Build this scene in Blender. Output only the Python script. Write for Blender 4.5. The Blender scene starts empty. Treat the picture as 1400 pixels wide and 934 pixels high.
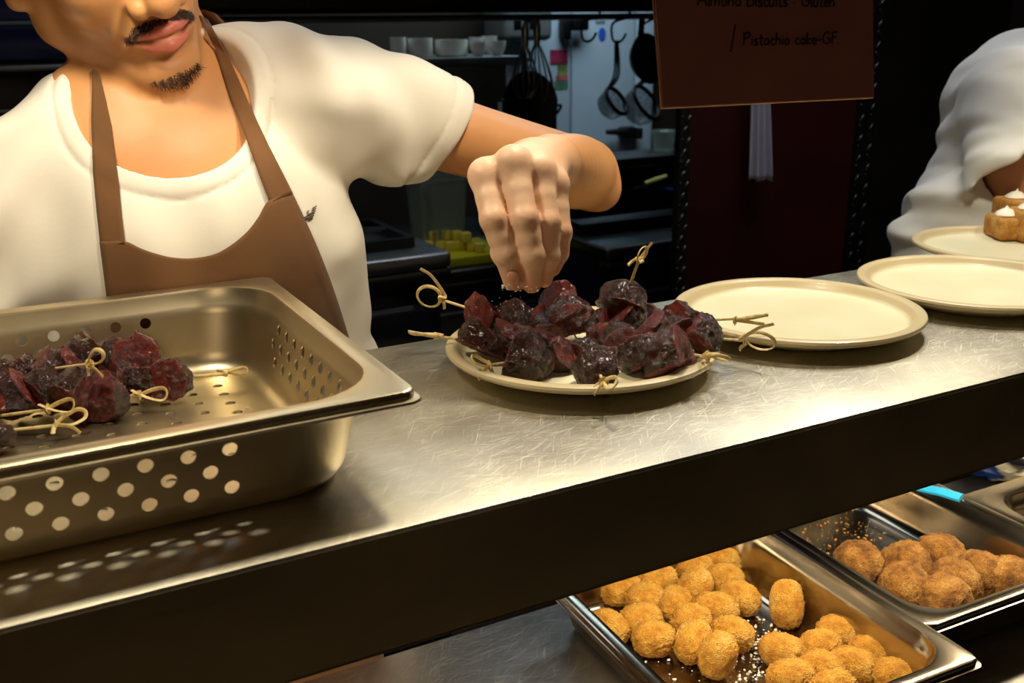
import bpy, bmesh, math, random
import numpy as np
from mathutils import Vector, Matrix, noise as mnoise
random.seed(7); RNG = np.random.RandomState(7)
PI = math.pi
RES = 1.0            # draft factor of the organic surfaces (1.0 = final)

# ------------------------------------------------------------------ camera model (image taken as 1400 x 934); z = 0 is the top of the pass shelf
F_PX, PITCH, ROLL, YAW = 1383.4, .3035, -.0134, .4846
CAM = np.array([0, 0, .2667])
_f = np.array([math.sin(YAW)*math.cos(PITCH), math.cos(YAW)*math.cos(PITCH), -math.sin(PITCH)])
_r0 = np.array([math.cos(YAW), -math.sin(YAW), 0]); _u0 = np.cross(_r0, _f)
_r = math.cos(ROLL)*_r0 + math.sin(ROLL)*_u0; _u = -math.sin(ROLL)*_r0 + math.cos(ROLL)*_u0
def ray(u, v): return _f + (u-700)/F_PX*_r - (v-467)/F_PX*_u
def onz(u, v, z): d = ray(u, v); return CAM + d*(z-CAM[2])/d[2]
def ony(u, v, y): d = ray(u, v); return CAM + d*y/d[1]
def atd(u, v, t): return CAM + ray(u, v)*t
FLOOR = -1.15

scene = bpy.context.scene
col = scene.collection
def L3(h):
    h = h.lstrip('#'); c = [int(h[i:i+2], 16)/255 for i in (0, 2, 4)]
    return tuple(x/12.92 if x <= .04045 else ((x+.055)/1.055)**2.4 for x in c)

# ------------------------------------------------------------------ object helpers
def tag(o, label=None, cat=None, group=None, kind=None):
    if label: o['label'] = label
    if cat: o['category'] = cat
    if group: o['group'] = group
    if kind: o['kind'] = kind
    return o
def empty(name, loc=(0, 0, 0), rz=0, label=None, cat=None, group=None):
    o = bpy.data.objects.new(name, None); col.objects.link(o); o.location = loc; o.rotation_euler = (0, 0, rz)
    o.empty_display_size = .02
    return tag(o, label, cat, group)
def link_mesh(name, me, mat=None, parent=None):
    o = bpy.data.objects.new(name, me); col.objects.link(o)
    if mat is not None and len(me.materials) == 0: me.materials.append(mat)
    if parent is not None: o.parent = parent
    return o
def copy_tree(o, parent=None):
    c = o.copy(); col.objects.link(c); c.parent = parent
    for ch in list(o.children): copy_tree(ch, c)
    return c

class MB:
    """collects simple shapes and links them as one mesh object"""
    def __init__(s): s.bm = bmesh.new()
    def box(s, c, size, rot=None, bevel=0, seg=2):
        b = bmesh.new(); bmesh.ops.create_cube(b, size=1)
        bmesh.ops.scale(b, vec=size, verts=b.verts)
        if bevel: bmesh.ops.bevel(b, geom=b.edges[:], offset=bevel, segments=seg, affect='EDGES', profile=.5)
        M = Matrix.Translation(Vector(c)) @ (rot.to_4x4() if rot is not None else Matrix())
        return s.merge(b, M)
    def span(s, a, b, bevel=0, seg=2):
        a, b = np.array(a, float), np.array(b, float)
        return s.box((a+b)/2, np.abs(b-a), None, bevel, seg)
    def merge(s, b, M=Matrix()):
        b.transform(M); me = bpy.data.meshes.new('tmp'); b.to_mesh(me); b.free(); s.bm.from_mesh(me); bpy.data.meshes.remove(me); return s
    def tube(s, pts, r, n=8, closed=False, flat=None, caps=True):
        """sweep along pts; r number or list; flat = (normal scale) for ribbons"""
        pts = [Vector(p) for p in pts]; N = len(pts)
        rr = r if isinstance(r, (list, tuple, np.ndarray)) else [r]*N
        rings = []; prev = None
        for i, p in enumerate(pts):
            if closed: t = pts[(i+1) % N]-pts[i-1]
            else: t = pts[min(i+1, N-1)]-pts[max(i-1, 0)]
            t = t.normalized() if t.length > 1e-9 else Vector((0, 0, 1))
            if prev is None:
                a = Vector((0, 0, 1)) if abs(t.z) < .9 else Vector((1, 0, 0)); nrm = (a - t*a.dot(t)).normalized()
            else:
                nrm = prev - t*prev.dot(t); nrm = nrm.normalized() if nrm.length > 1e-9 else prev
            prev = nrm; bn = t.cross(nrm)
            ra, rb = (rr[i], rr[i]) if flat is None else (rr[i]*flat[0], rr[i]*flat[1])
            rings.append([s.bm.verts.new(p + nrm*math.cos(k*2*PI/n)*ra + bn*math.sin(k*2*PI/n)*rb) for k in range(n)])
        for i in range(N if closed else N-1):
            A, B = rings[i], rings[(i+1) % N]
            for k in range(n): s.bm.faces.new((A[k], A[(k+1) % n], B[(k+1) % n], B[k]))
        if caps and not closed:
            s.bm.faces.new(rings[0][::-1]); s.bm.faces.new(rings[-1])
        return s
    def lathe(s, prof, c=(0, 0, 0), n=48, M=None):
        b = bmesh.new(); rings = []
        for (r, z) in prof:
            if r < 1e-6: rings.append([b.verts.new((0, 0, z))])
            else: rings.append([b.verts.new((r*math.cos(k*2*PI/n), r*math.sin(k*2*PI/n), z)) for k in range(n)])
        for A, B in zip(rings[:-1], rings[1:]):
            for k in range(n):
                q = [A[k % len(A)], A[(k+1) % len(A)], B[(k+1) % len(B)], B[k % len(B)]]
                u = []
                for v in q:
                    if v not in u: u.append(v)
                if len(u) > 2: b.faces.new(u)
        bmesh.ops.recalc_face_normals(b, faces=b.faces[:])
        return s.merge(b, Matrix.Translation(Vector(c)) @ (M if M is not None else Matrix()))
    def poly(s, pts, thick):
        """flat prism: pts is a list of 3-D points, extruded by the vector thick"""
        a = [s.bm.verts.new(Vector(p)) for p in pts]; b = [s.bm.verts.new(Vector(p)+Vector(thick)) for p in pts]
        s.bm.faces.new(a[::-1]); s.bm.faces.new(b); n = len(a)
        for k in range(n): s.bm.faces.new((a[k], a[(k+1) % n], b[(k+1) % n], b[k]))
        return s
    def build(s, name, mat, parent=None, smooth=True, angle=40):
        bmesh.ops.recalc_face_normals(s.bm, faces=s.bm.faces[:])
        me = bpy.data.meshes.new(name); s.bm.to_mesh(me); s.bm.free()
        o = link_mesh(name, me, mat, parent)
        if smooth:
            for p in me.polygons: p.use_smooth = True
            me.set_sharp_from_angle(angle=math.radians(angle))
        return o

def spline(pts, n=8, closed=False):
    """Catmull-Rom through pts"""
    P = [np.array(p, float) for p in pts]; out = []; N = len(P)
    for i in range(N if closed else N-1):
        a, b = P[i], P[(i+1) % N]
        p0 = P[i-1] if (closed or i > 0) else 2*a-b
        p3 = P[(i+2) % N] if (closed or i+2 < N) else 2*b-a
        for k in range(n):
            t = k/n
            out.append(.5*((2*a)+(-p0+b)*t+(2*p0-5*a+4*b-p3)*t*t+(-p0+3*a-3*b+p3)*t**3))
    if not closed: out.append(P[-1])
    return out
def interp(pts, x):
    pts = np.array(pts, float); return float(np.interp(x, pts[:, 0], pts[:, 1]))

# ------------------------------------------------------------------ materials
class NT:
    def __init__(s, name):
        s.m = bpy.data.materials.new(name); s.m.use_nodes = True
        s.n = s.m.node_tree.nodes; s.l = s.m.node_tree.links; s.b = s.n['Principled BSDF']
    def new(s, t, **kw):
        x = s.n.new(t)
        for k, v in kw.items():
            if k in x.inputs: x.inputs[k].default_value = v
            else: setattr(x, k, v)
        return x
    def link(s, a, b): s.l.new(a, b)
    def coords(s, scale=(1, 1, 1), rot=(0, 0, 0), kind='Object'):
        t = s.new('ShaderNodeTexCoord'); m = s.new('ShaderNodeMapping'); src = t.outputs[kind]
        if any(rot):
            r = s.new('ShaderNodeMapping'); r.inputs['Rotation'].default_value = rot; s.link(src, r.inputs['Vector']); src = r.outputs['Vector']
        m.inputs['Scale'].default_value = scale
        s.link(src, m.inputs['Vector']); return m.outputs['Vector']
    def noise(s, vec, scale, detail=3, rough=.5, dist=0):
        x = s.new('ShaderNodeTexNoise'); x.inputs['Scale'].default_value = scale; x.inputs['Detail'].default_value = detail
        x.inputs['Roughness'].default_value = rough; x.inputs['Distortion'].default_value = dist
        s.link(vec, x.inputs['Vector']); return x.outputs['Fac']
    def ramp(s, fac, stops):
        x = s.new('ShaderNodeValToRGB'); e = x.color_ramp.elements
        while len(e) < len(stops): e.new(.5)
        for el, (p, c) in zip(e, stops):
            el.position = p; el.color = (*c, 1) if len(c) == 3 else c
        s.link(fac, x.inputs['Fac']); return x.outputs['Color']
    def math(s, op, a, b=None, c=None):
        x = s.new('ShaderNodeMath', operation=op)
        for i, v in enumerate((a, b, c)):
            if v is None: continue
            if isinstance(v, (int, float)): x.inputs[i].default_value = v
            else: s.link(v, x.inputs[i])
        return x.outputs[0]
    def mix(s, fac, a, b, blend='MIX'):
        x = s.new('ShaderNodeMix', data_type='RGBA', blend_type=blend)
        for sock, v in ((x.inputs[0], fac), (x.inputs[6], a), (x.inputs[7], b)):
            if isinstance(v, (int, float)): sock.default_value = v
            elif isinstance(v, tuple): sock.default_value = (*v, 1) if len(v) == 3 else v
            else: s.link(v, sock)
        return x.outputs[2]
    def set(s, **kw):
        for k, v in kw.items():
            k = k.replace('_', ' ')
            if isinstance(v, (int, float)): s.b.inputs[k].default_value = v
            elif isinstance(v, tuple): s.b.inputs[k].default_value = (*v, 1) if len(v) == 3 else v
            else: s.link(v, s.b.inputs[k])
        return s
    def bump(s, h, strength=.3, dist=.001):
        x = s.new('ShaderNodeBump'); x.inputs['Strength'].default_value = strength; x.inputs['Distance'].default_value = dist
        s.link(h, x.inputs['Height']); s.link(x.outputs[0], s.b.inputs['Normal']); return s
def g3(v): return (v, v, v)

def simple(name, c, rough=.5, metal=0, var=.12, scale=30, bump=0, bscale=200, coat=0):
    t = NT(name); c = L3(c) if isinstance(c, str) else c
    v = t.coords(); n = t.noise(v, scale, 3)
    t.set(Base_Color=t.ramp(n, [(.3, tuple(x*(1-var) for x in c)), (.7, tuple(min(1, x*(1+var)) for x in c))]), Roughness=rough, Metallic=metal)
    if coat: t.set(Coat_Weight=coat)
    if bump: t.bump(t.noise(v, bscale, 4), bump, .002)
    return t.m

def steel(name, c=(.56, .53, .47), rough=.3, dirsc=(3, 260, 260), scratch=.5, grime=.25):
    t = NT(name)
    v1 = t.coords(dirsc); n1 = t.noise(v1, 2.2, 4, .6)
    v0 = t.coords((1, 1, 1)); big = t.noise(v0, 7, 4, .6, .4)
    h = n1
    rsum = t.math('MULTIPLY', n1, .14)
    base = t.ramp(big, [(.3, tuple(x*(1-grime) for x in c)), (.7, c)])
    if scratch:
        for k, (ang, off) in enumerate(((.95, 0), (1.25, 3), (1.5, 7), (.55, 11), (2.0, 17))):
            vs = t.coords((900, 26, 40), (0, 0, ang)); ns = t.noise(vs, 1.0, 2, .5, .25)
            line = t.ramp(ns, [(.62, g3(0)), (.72, g3(1))])
            base = t.mix(t.math('MULTIPLY', line, .35*scratch), base, tuple(min(1, x*1.7) for x in c))
            rsum = t.math('ADD', rsum, t.math('MULTIPLY', line, .18*scratch))
            h = t.math('ADD', h, t.math('MULTIPLY', line, -.8*scratch))
    rsum = t.math('ADD', rsum, t.math('MULTIPLY', big, .12))
    t.set(Base_Color=base, Metallic=1.0, Roughness=t.math('ADD', rsum, rough-.1), Anisotropic=.3)
    t.bump(h, .12, .0006)
    return t.m

M = {}
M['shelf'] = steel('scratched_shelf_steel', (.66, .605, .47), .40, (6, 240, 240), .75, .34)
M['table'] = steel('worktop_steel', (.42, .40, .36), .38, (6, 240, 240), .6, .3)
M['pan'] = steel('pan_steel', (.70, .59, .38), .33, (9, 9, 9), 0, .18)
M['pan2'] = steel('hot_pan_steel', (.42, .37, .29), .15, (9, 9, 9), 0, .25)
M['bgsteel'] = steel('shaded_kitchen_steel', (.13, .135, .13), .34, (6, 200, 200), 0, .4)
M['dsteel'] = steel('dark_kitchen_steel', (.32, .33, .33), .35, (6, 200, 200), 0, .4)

def stoneware():
    t = NT('cream_stoneware'); v = t.coords()
    n = t.noise(v, 900, 2, .7); big = t.noise(v, 14, 3)
    base = t.ramp(big, [(.3, L3('#E4DCB4')), (.7, L3('#EDE7C4'))])
    sp = t.ramp(n, [(.70, g3(0)), (.76, g3(1))])
    base = t.mix(t.math('MULTIPLY', sp, .45), base, L3('#9A8458'))
    # rim band carries a warmer glaze
    sx = t.new('ShaderNodeSeparateXYZ'); tc = t.new('ShaderNodeTexCoord'); t.link(tc.outputs['Object'], sx.inputs[0])
    r = t.math('SQRT', t.math('ADD', t.math('POWER', sx.outputs[0], 2), t.math('POWER', sx.outputs[1], 2)))
    band = t.ramp(t.math('MULTIPLY', r, 5), [(.468, g3(0)), (.488, g3(1))])
    base = t.mix(t.math('MULTIPLY', band, .65), base, L3('#BFA678'))
    t.set(Base_Color=base, Roughness=.38, Coat_Weight=.15)
    t.bump(t.noise(v, 120, 3), .08, .001); return t.m
M['plate'] = stoneware()

def bamboo():
    t = NT('bamboo'); v = t.coords((1, 1, 1)); n = t.noise(v, 300, 3)
    t.set(Base_Color=t.ramp(n, [(.3, L3('#C9A862')), (.7, L3('#EBD79C'))]), Roughness=.5); return t.m
M['bamboo'] = bamboo()

def beet():
    t = NT('roasted_beetroot'); a = t.new('ShaderNodeAttribute', attribute_name='Col')
    v = t.coords(); n = t.noise(v, 6, 6, .68, .8); w = t.noise(v, 22, 4, .65, 2.0)
    base = t.mix(t.ramp(n, [(.46, g3(0)), (.68, g3(.75))]), a.outputs['Color'], (.014, .005, .004))
    base = t.mix(t.ramp(w, [(.50, g3(0)), (.72, g3(.35))]), base, L3('#6E2416'))
    t.set(Base_Color=base, Roughness=t.math('ADD', t.math('MULTIPLY', n, .22), .14), Specular_IOR_Level=.55, Coat_Weight=.25, Coat_Roughness=.18)
    t.bump(t.math('ADD', t.math('MULTIPLY', n, 1.6), t.math('MULTIPLY', w, .6)), .55, .10); return t.m
M['beet'] = beet()

def crumb(name, c1, c2, c3):
    t = NT(name); v = t.coords()
    n = t.noise(v, 620, 4, .75); b = t.noise(v, 60, 3, .6); vo = t.new('ShaderNodeTexVoronoi'); vo.inputs['Scale'].default_value = 900; t.link(v, vo.inputs['Vector'])
    base = t.ramp(b, [(.32, L3(c1)), (.5, L3(c2)), (.72, L3(c3))])
    base = t.mix(t.ramp(n, [(.42, g3(0)), (.62, g3(.7))]), base, L3(c1))
    t.set(Base_Color=base, Roughness=.6)
    t.bump(t.math('ADD', n, t.math('MULTIPLY', vo.outputs['Distance'], 1.2)), .75, .003); return t.m
M['croquette'] = crumb('golden_crumb', '#B4741A', '#E6AC38', '#F4CE70')
M['arancini'] = crumb('brown_crumb', '#6E430F', '#B27A28', '#D9A850')
M['crumbs'] = simple('loose_crumbs', '#B98437', .7, 0, .4, 300)
M['salt'] = simple('salt', '#F4EEE2', .35, 0, .05, 100)

def skin(name='skin'):
    t = NT(name); a = t.new('ShaderNodeAttribute', attribute_name='Col'); v = t.coords()
    n = t.noise(v, 60, 4, .6); f = t.noise(v, 900, 3, .6); n2 = t.noise(v, 22, 3, .5)
    base = t.mix(t.math('MULTIPLY', n, .25), a.outputs['Color'], t.mix(1.0, a.outputs['Color'], (.78, .55, .42), 'MULTIPLY'))
    t.set(Base_Color=base, Roughness=t.math('ADD', t.math('MULTIPLY', n2, .2), .36), Subsurface_Weight=.12, Subsurface_Scale=.01)
    t.b.inputs['Subsurface Radius'].default_value = (1, .35, .2)
    t.bump(t.math('ADD', f, t.math('MULTIPLY', n, .8)), .13, .001); return t.m
M['skin'] = skin()

def cloth(name, c, wscale=1500, var=.06, rough=.85, weave=.25):
    t = NT(name); v = t.coords(); c = L3(c)
    n = t.noise(v, 9, 4, .6)
    wx = t.new('ShaderNodeTexWave', bands_direction='X'); wx.inputs['Scale'].default_value = wscale/6; wx.inputs['Distortion'].default_value = 1.5; t.link(v, wx.inputs['Vector'])
    wz = t.new('ShaderNodeTexWave', bands_direction='Z'); wz.inputs['Scale'].default_value = wscale/6; wz.inputs['Distortion'].default_value = 1.5; t.link(v, wz.inputs['Vector'])
    wv = t.math('MULTIPLY', wx.outputs['Fac'], wz.outputs['Fac'])
    base = t.ramp(n, [(.3, tuple(x*(1-var) for x in c)), (.7, tuple(min(1, x*(1+var)) for x in c))])
    base = t.mix(t.math('MULTIPLY', wv, weave), base, tuple(x*.6 for x in c))
    t.set(Base_Color=base, Roughness=rough, Sheen_Weight=.15)
    t.bump(t.math('ADD', wv, t.math('MULTIPLY', t.noise(v, 60, 3), .8)), .15, .001); return t.m
M['tshirt'] = cloth('cream_cotton', '#E9E2D2', 3000, .03, .9, .04)
M['tshirt2'] = cloth('white_cotton', '#DCDAD2', 3000, .03, .9, .04)
M['apron'] = cloth('brown_linen', '#6C4720', 1300, .12, .85, .3)
M['trousers'] = cloth('dark_trousers', '#15161A')
M['hair'] = simple('dark_hair', '#45291A', .45, 0, .3, 200)
M['nail'] = simple('fingernail', '#D99A7C', .25)
M['ink'] = simple('dark_print', '#3A3424', .8)
# ------------------------------------------------------------------ the pass shelf and the worktop below it
SH_F, SH_B, FAS = .478, .796, .0768
sh = empty('pass_shelf', (0, 0, 0), 0, 'scratched stainless steel pass shelf running across the picture with a deep dark front apron', 'shelf')
mb = MB(); mb.span((-.9, SH_F, -.0035), (2.5, SH_B, 0), .0008, 2); mb.build('shelf_top', M['shelf'], sh)
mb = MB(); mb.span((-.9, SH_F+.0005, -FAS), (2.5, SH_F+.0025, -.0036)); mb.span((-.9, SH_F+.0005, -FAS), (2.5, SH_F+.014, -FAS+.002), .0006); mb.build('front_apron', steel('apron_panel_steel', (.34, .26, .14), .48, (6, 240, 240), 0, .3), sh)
mb = MB(); mb.span((-.9, SH_B-.0025, -FAS), (2.5, SH_B-.0005, -.0036)); mb.build('rear_apron', M['dsteel'], sh)
WT = -.3102
for x in (-.8, 2.35):
    for y in (.52, .76):
        mb = MB(); mb.tube([(x, y, WT), (x, y, -.0036)], .016, 16); mb.build('post', M['dsteel'], sh)
wt = empty('worktop', (0, 0, FLOOR), 0, 'steel worktop under the pass shelf holding the pans of fried food', 'worktop')
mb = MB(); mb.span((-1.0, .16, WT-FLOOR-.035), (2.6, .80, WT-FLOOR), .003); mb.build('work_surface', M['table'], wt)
mb = MB(); mb.span((-.95, .2, .08), (2.55, .78, WT-FLOOR-.036), .003); mb.build('cabinet_body', M['dsteel'], wt)
mb = MB(); mb.span((-.9, .25, 0), (2.5, .75, .079)); mb.build('plinth', M['dsteel'], wt)

# ------------------------------------------------------------------ gastronorm pans
def rr_loop(lx, ly, r, n=9):
    pts = []; hx, hy = lx/2-r, ly/2-r
    for q, (cx, cy) in enumerate(((hx, hy), (-hx, hy), (-hx, -hy), (hx, -hy))):
        for k in range(n):
            a = (q+k/(n-1))*PI/2; pts.append((cx+r*math.cos(a), cy+r*math.sin(a)))
    return pts
def pan_mesh(name, lx, ly, H, fl, rin, holes=None):
    prof = [(-.0035, H-.0070, .009), (-.003, H-.0058, .009), (0, H-.0052, .008), (0, H-.0016, .008), (.0006, H-.0005, .008), (.002, H, .007), (fl-.003, H, rin+.003), (fl-.0008, H-.0007, rin+.001),
            (fl, H-.0025, rin), (fl+.001, H-.0095, rin), (fl+.0032, H-.0125, rin-.001), (fl+.005, H-.020, rin-.002), (fl+.011, .017, rin-.004), (fl+.0128, .010, rin-.005),
            (fl+.0165, .0045, rin-.008), (fl+.0215, .0012, rin-.012), (fl+.027, 0, rin-.016)]
    bm = bmesh.new(); loops = []
    for ins, z, r in prof: loops.append([bm.verts.new((x, y, z)) for x, y in rr_loop(lx-2*ins, ly-2*ins, max(r, .006))])
    for A, B in zip(loops[:-1], loops[1:]):
        n = len(A)
        for k in range(n): bm.faces.new((A[k], A[(k+1) % n], B[(k+1) % n], B[k]))
    bm.faces.new(loops[-1]); bmesh.ops.recalc_face_normals(bm, faces=bm.faces[:])
    if bm.faces[-1].normal.z < 0: bmesh.ops.reverse_faces(bm, faces=bm.faces[:])
    me = bpy.data.meshes.new(name); bm.to_mesh(me); bm.free()
    o = bpy.data.objects.new(name, me); col.objects.link(o)
    so = o.modifiers.new('thick', 'SOLIDIFY'); so.thickness = .0011; so.offset = 0
    if holes:
        cb = MB()
        for a, b, r in holes: cb.tube([a, b], r, 18)
        bmesh.ops.recalc_face_normals(cb.bm, faces=cb.bm.faces[:])
        cme = bpy.data.meshes.new('cut'); cb.bm.to_mesh(cme); cb.bm.free(); co = bpy.data.objects.new('cut', cme); col.objects.link(co)
        bo = o.modifiers.new('holes', 'BOOLEAN'); bo.operation = 'DIFFERENCE'; bo.solver = 'EXACT'; bo.object = co
    dg = bpy.context.evaluated_depsgraph_get(); dg.update()
    out = bpy.data.meshes.new_from_object(o.evaluated_get(dg)); out.name = name
    o.modifiers.clear(); o.data = out; bpy.data.meshes.remove(me)
    if holes: bpy.data.objects.remove(co); bpy.data.meshes.remove(cme)
    for p in out.polygons: p.use_smooth = True
    out.set_sharp_from_angle(angle=math.radians(38))
    return o

PX1, PY0, PY1, PH = .2060, .509, .829, .0665
PL = .53; pcx, pcy = PX1-PL/2, (PY0+PY1)/2; PW = PY1-PY0
holes = []
x0 = ony(314, 621, PY0+.02)[0]; sp = .0222
for j, z in enumerate((.0455, .0330, .0205)):
    for s in (-1, 1):
        for k in range(19):
            x = x0 - k*sp - (sp/2 if j == 1 else 0) - pcx
            if x > -.235: holes.append(((x, s*(PW/2-.002), z), (x, s*(PW/2-.05), z), .0042))
    for k in range(8):
        y = -.075 + k*.0205 + (.01 if j == 1 else 0)
        for s in (-1, 1): holes.append(((s*(PL/2-.002), y, z), (s*(PL/2-.052), y, z), .0044))
for i in range(20):
    for j in range(9):
        x = -.205+i*.0214; y = -.088+j*.0215+(.0107 if i % 2 else 0)
        if abs(y) < .1: holes.append(((x, y, -.004), (x, y, .003), .0038))
pan = pan_mesh('perforated_pan', PL, PW, PH, .013, .05, holes)
pan.data.materials.clear(); pan.data.materials.append(M['pan']); pan.location = (pcx, pcy, .0007)
tag(pan, 'shallow perforated stainless steel pan of beetroot skewers standing on the pass shelf', 'pan')

LRZ = -.246; LH = .0635
def lower_pan(corner, lx, ly, rz, label, fl=.013, rin=.04, dz=0):
    """corner = front right rim corner"""
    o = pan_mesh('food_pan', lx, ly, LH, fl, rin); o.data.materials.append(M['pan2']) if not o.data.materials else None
    c = Vector((corner[0], corner[1], 0)) + Matrix.Rotation(rz, 3, 'Z') @ Vector((-lx/2, ly/2, 0))
    o.location = (c.x, c.y, WT+.0007+dz); o.rotation_euler = (0, 0, rz); tag(o, label, 'pan'); return o
def rimpt(u, v): return onz(u, v, LRZ)
q1 = rimpt(1341, 901); q2 = rimpt(1272, 858)
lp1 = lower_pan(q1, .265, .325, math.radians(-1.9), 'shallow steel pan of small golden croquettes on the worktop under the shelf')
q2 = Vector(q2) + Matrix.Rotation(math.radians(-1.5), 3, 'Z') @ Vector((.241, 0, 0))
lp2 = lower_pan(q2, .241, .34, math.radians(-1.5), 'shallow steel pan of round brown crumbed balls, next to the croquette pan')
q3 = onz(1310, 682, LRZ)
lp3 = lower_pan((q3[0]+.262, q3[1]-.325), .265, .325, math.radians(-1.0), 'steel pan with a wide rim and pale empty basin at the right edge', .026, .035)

# ------------------------------------------------------------------ plates
def plate_prof(R=.1107):
    k = R/.1107
    return [(0, .003), (.062*k, .003), (.066*k, .0), (.073*k, 0), (.077*k, .0025), (.092*k, .0075), (.104*k, .0118), (.1095*k, .0146), (.1107*k, .0168), (.1100*k, .0187), (.1082*k, .0196), (.1045*k, .0197), (.1022*k, .0192),
            (.1004*k, .0172), (.0988*k, .0138), (.096*k, .0112), (.090*k, .0099), (.07*k, .0092), (0, .009)]
PLC = np.array([[.4161, .6691], [.6415, .6617], [.8631, .6512]])
pmb = MB(); pmb.lathe(plate_prof(), n=96); pl0 = pmb.build('dinner_plate', M['plate'])
pl0.location = (*PLC[0], .0004); tag(pl0, 'cream stoneware plate heaped with roasted beetroot skewers under the chef\'s hand', 'plate', 'cream stoneware plates on the pass')
p4 = np.array([1.0455, .752])
for c, lab in ((PLC[1], 'empty cream stoneware plate right beside the plate of beetroot skewers'), (PLC[2], 'empty cream stoneware plate between the other empty plate and the toast plate'), (p4, 'cream stoneware plate carrying golden toast with cream dollops, cut by the right edge')):
    o = pl0.copy(); col.objects.link(o); o.location = (c[0], c[1], .0004); o['label'] = lab
    if lab.startswith('cream'): o.scale = (.93, .93, .93)

# ------------------------------------------------------------------ beetroot chunks and bamboo picks
def chunk_mesh(seed):
    rs = np.random.RandomState(seed); bm = bmesh.new(); bmesh.ops.create_icosphere(bm, subdivisions=5, radius=1)
    planes = []
    for a in range(rs.choice([2, 2, 3])):
        n = rs.normal(size=3); n /= np.linalg.norm(n)
        if a == 1: n = n - .4*planes[0][0]*(n@planes[0][0]); n /= np.linalg.norm(n)
        planes.append((n, rs.uniform(.18, .5)))
    off = Vector(rs.uniform(-50, 50, 3)); cols = []
    for v in bm.verts:
        p = np.array(v.co); flat = 0
        for n, d in planes:
            e = p@n-d
            if e > 0: p = p-n*e*.85; flat = 1
        q = Vector(p); nd = q.normalized() if q.length > 1e-6 else Vector((0, 0, 1))
        big = mnoise.noise(q*1.3+off)*.16
        if flat: w = mnoise.noise(q*3.2+off)*.11 + mnoise.noise(q*8+off)*.05 + mnoise.noise(q*18+off)*.02
        else: w = -abs(mnoise.noise(Vector((q.x*4, q.y*4, q.z*1.6))+off))*.17 + mnoise.noise(q*11+off)*.04 - abs(mnoise.noise(q*9+off*1.3))*.09 - abs(mnoise.noise(q*19+off*.3))*.05
        v.co = q + nd*(big+w)
        m = mnoise.noise(q*2.5+off*.7)*.5+.5
        if flat: c = np.array(L3('#8C3020'))*m + np.array(L3('#521A10'))*(1-m)
        else: c = np.array(L3('#4E2413'))*m + np.array(L3('#24100A'))*(1-m); c = c + (np.array(L3('#34301A'))-c)*max(0, mnoise.noise(q*1.7+off*2))
        cols.append(c)
    bmesh.ops.smooth_vert(bm, verts=bm.verts[:], factor=.4, use_axis_x=True, use_axis_y=True, use_axis_z=True)
    s = np.array([rs.uniform(.9, 1.1), rs.uniform(.9, 1.1), rs.uniform(.95, 1.2)])
    for v in bm.verts: v.co = Vector(np.array(v.co)*s)
    ext = max(max(v.co[i] for v in bm.verts)-min(v.co[i] for v in bm.verts) for i in range(3))
    bmesh.ops.scale(bm, vec=[1/ext]*3, verts=bm.verts)
    cen = sum((v.co for v in bm.verts), Vector())/len(bm.verts); bmesh.ops.translate(bm, vec=-cen, verts=bm.verts)
    me = bpy.data.meshes.new('beetroot_chunk'); bm.to_mesh(me); bm.free()
    a = me.color_attributes.new('Col', 'FLOAT_COLOR', 'POINT'); a.data.foreach_set('color', np.concatenate([np.array(cols), np.ones((len(cols), 1))], 1).astype(np.float32).ravel())
    for p in me.polygons: p.use_smooth = True
    me.materials.append(M['beet']); return me
CH = [chunk_mesh(100+i) for i in range(12)]

def knot_pts(kind, L=.017):
    """loops at the end of a knotted bamboo pick; +x points away from the food, origin at the end of the stick"""
    r = L*.42
    if kind == 0:      # open round loop with a straight tail
        loop = [(0, 0, 0)] + [(r*1.1+r*math.cos(a), r*math.sin(a), .0012*(a/PI-1)) for a in np.linspace(PI, -1.15*PI, 18)] + [(-.002, .003, .0022), (L*.55, L*.75, .003), (L*1.0, L*.95, .002)]
        return [loop, [(r*.2, -.001, .002), (-.002, -.005, .003), (-.004, -.010, .002)]]
    if kind == 1:      # narrow loop pulled through a wrap
        loop = [(0, 0, 0), (L*.5, .0035, .001), (L*1.0, .0045, .002), (L*1.18, 0, .003), (L*1.0, -.0045, .002), (L*.5, -.003, .002), (0, .001, .002), (-.005, .004, .001)]
        return [loop]
    loop = [(0, 0, 0), (L*.3, .004, .003), (L*.75, .009, .004), (L*1.0, .008, .002), (L*.95, .0035, 0), (L*.5, 0, -.001), (.001, -.001, .0015), (-.001, -.008, .001)]
    return [loop, [(0, 0, .001), (L*.5, -.004, .002), (L*.8, -.010, .001)]]
def pick(A, B, kind, roll, parent, scale=1.0):
    """A = knot end, B = far end"""
    A, B = Vector(A), Vector(B); ax = (A-B).normalized()
    mb = MB(); mb.tube([B-ax*0, B+(A-B)*.5, A], [.0006, .0011, .0012], 8); st = mb.build('bamboo_pick', M['bamboo'], parent)
    up = Vector((0, 0, 1)); y = up.cross(ax); y = y.normalized() if y.length > .05 else Vector((1, 0, 0)); z = ax.cross(y)
    R = Matrix((ax, y, z)).transposed() @ Matrix.Rotation(roll, 3, 'X')
    mb = MB()
    for path in knot_pts(kind, .019*scale):
        mb.tube([A + R @ Vector(p) for p in spline(path, 5)], .0011, 8, flat=(1.35, .55))
    ring = [A + R @ Vector((.0012, .0022*math.cos(a), .0022*math.sin(a)+.001)) for a in np.linspace(0, 2*PI, 13)[:-1]]
    mb.tube(ring, .0011, 8, closed=True, flat=(1.6, .5))
    mb.build('knot', M['bamboo'], st); return st
_ci = [0]
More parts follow.
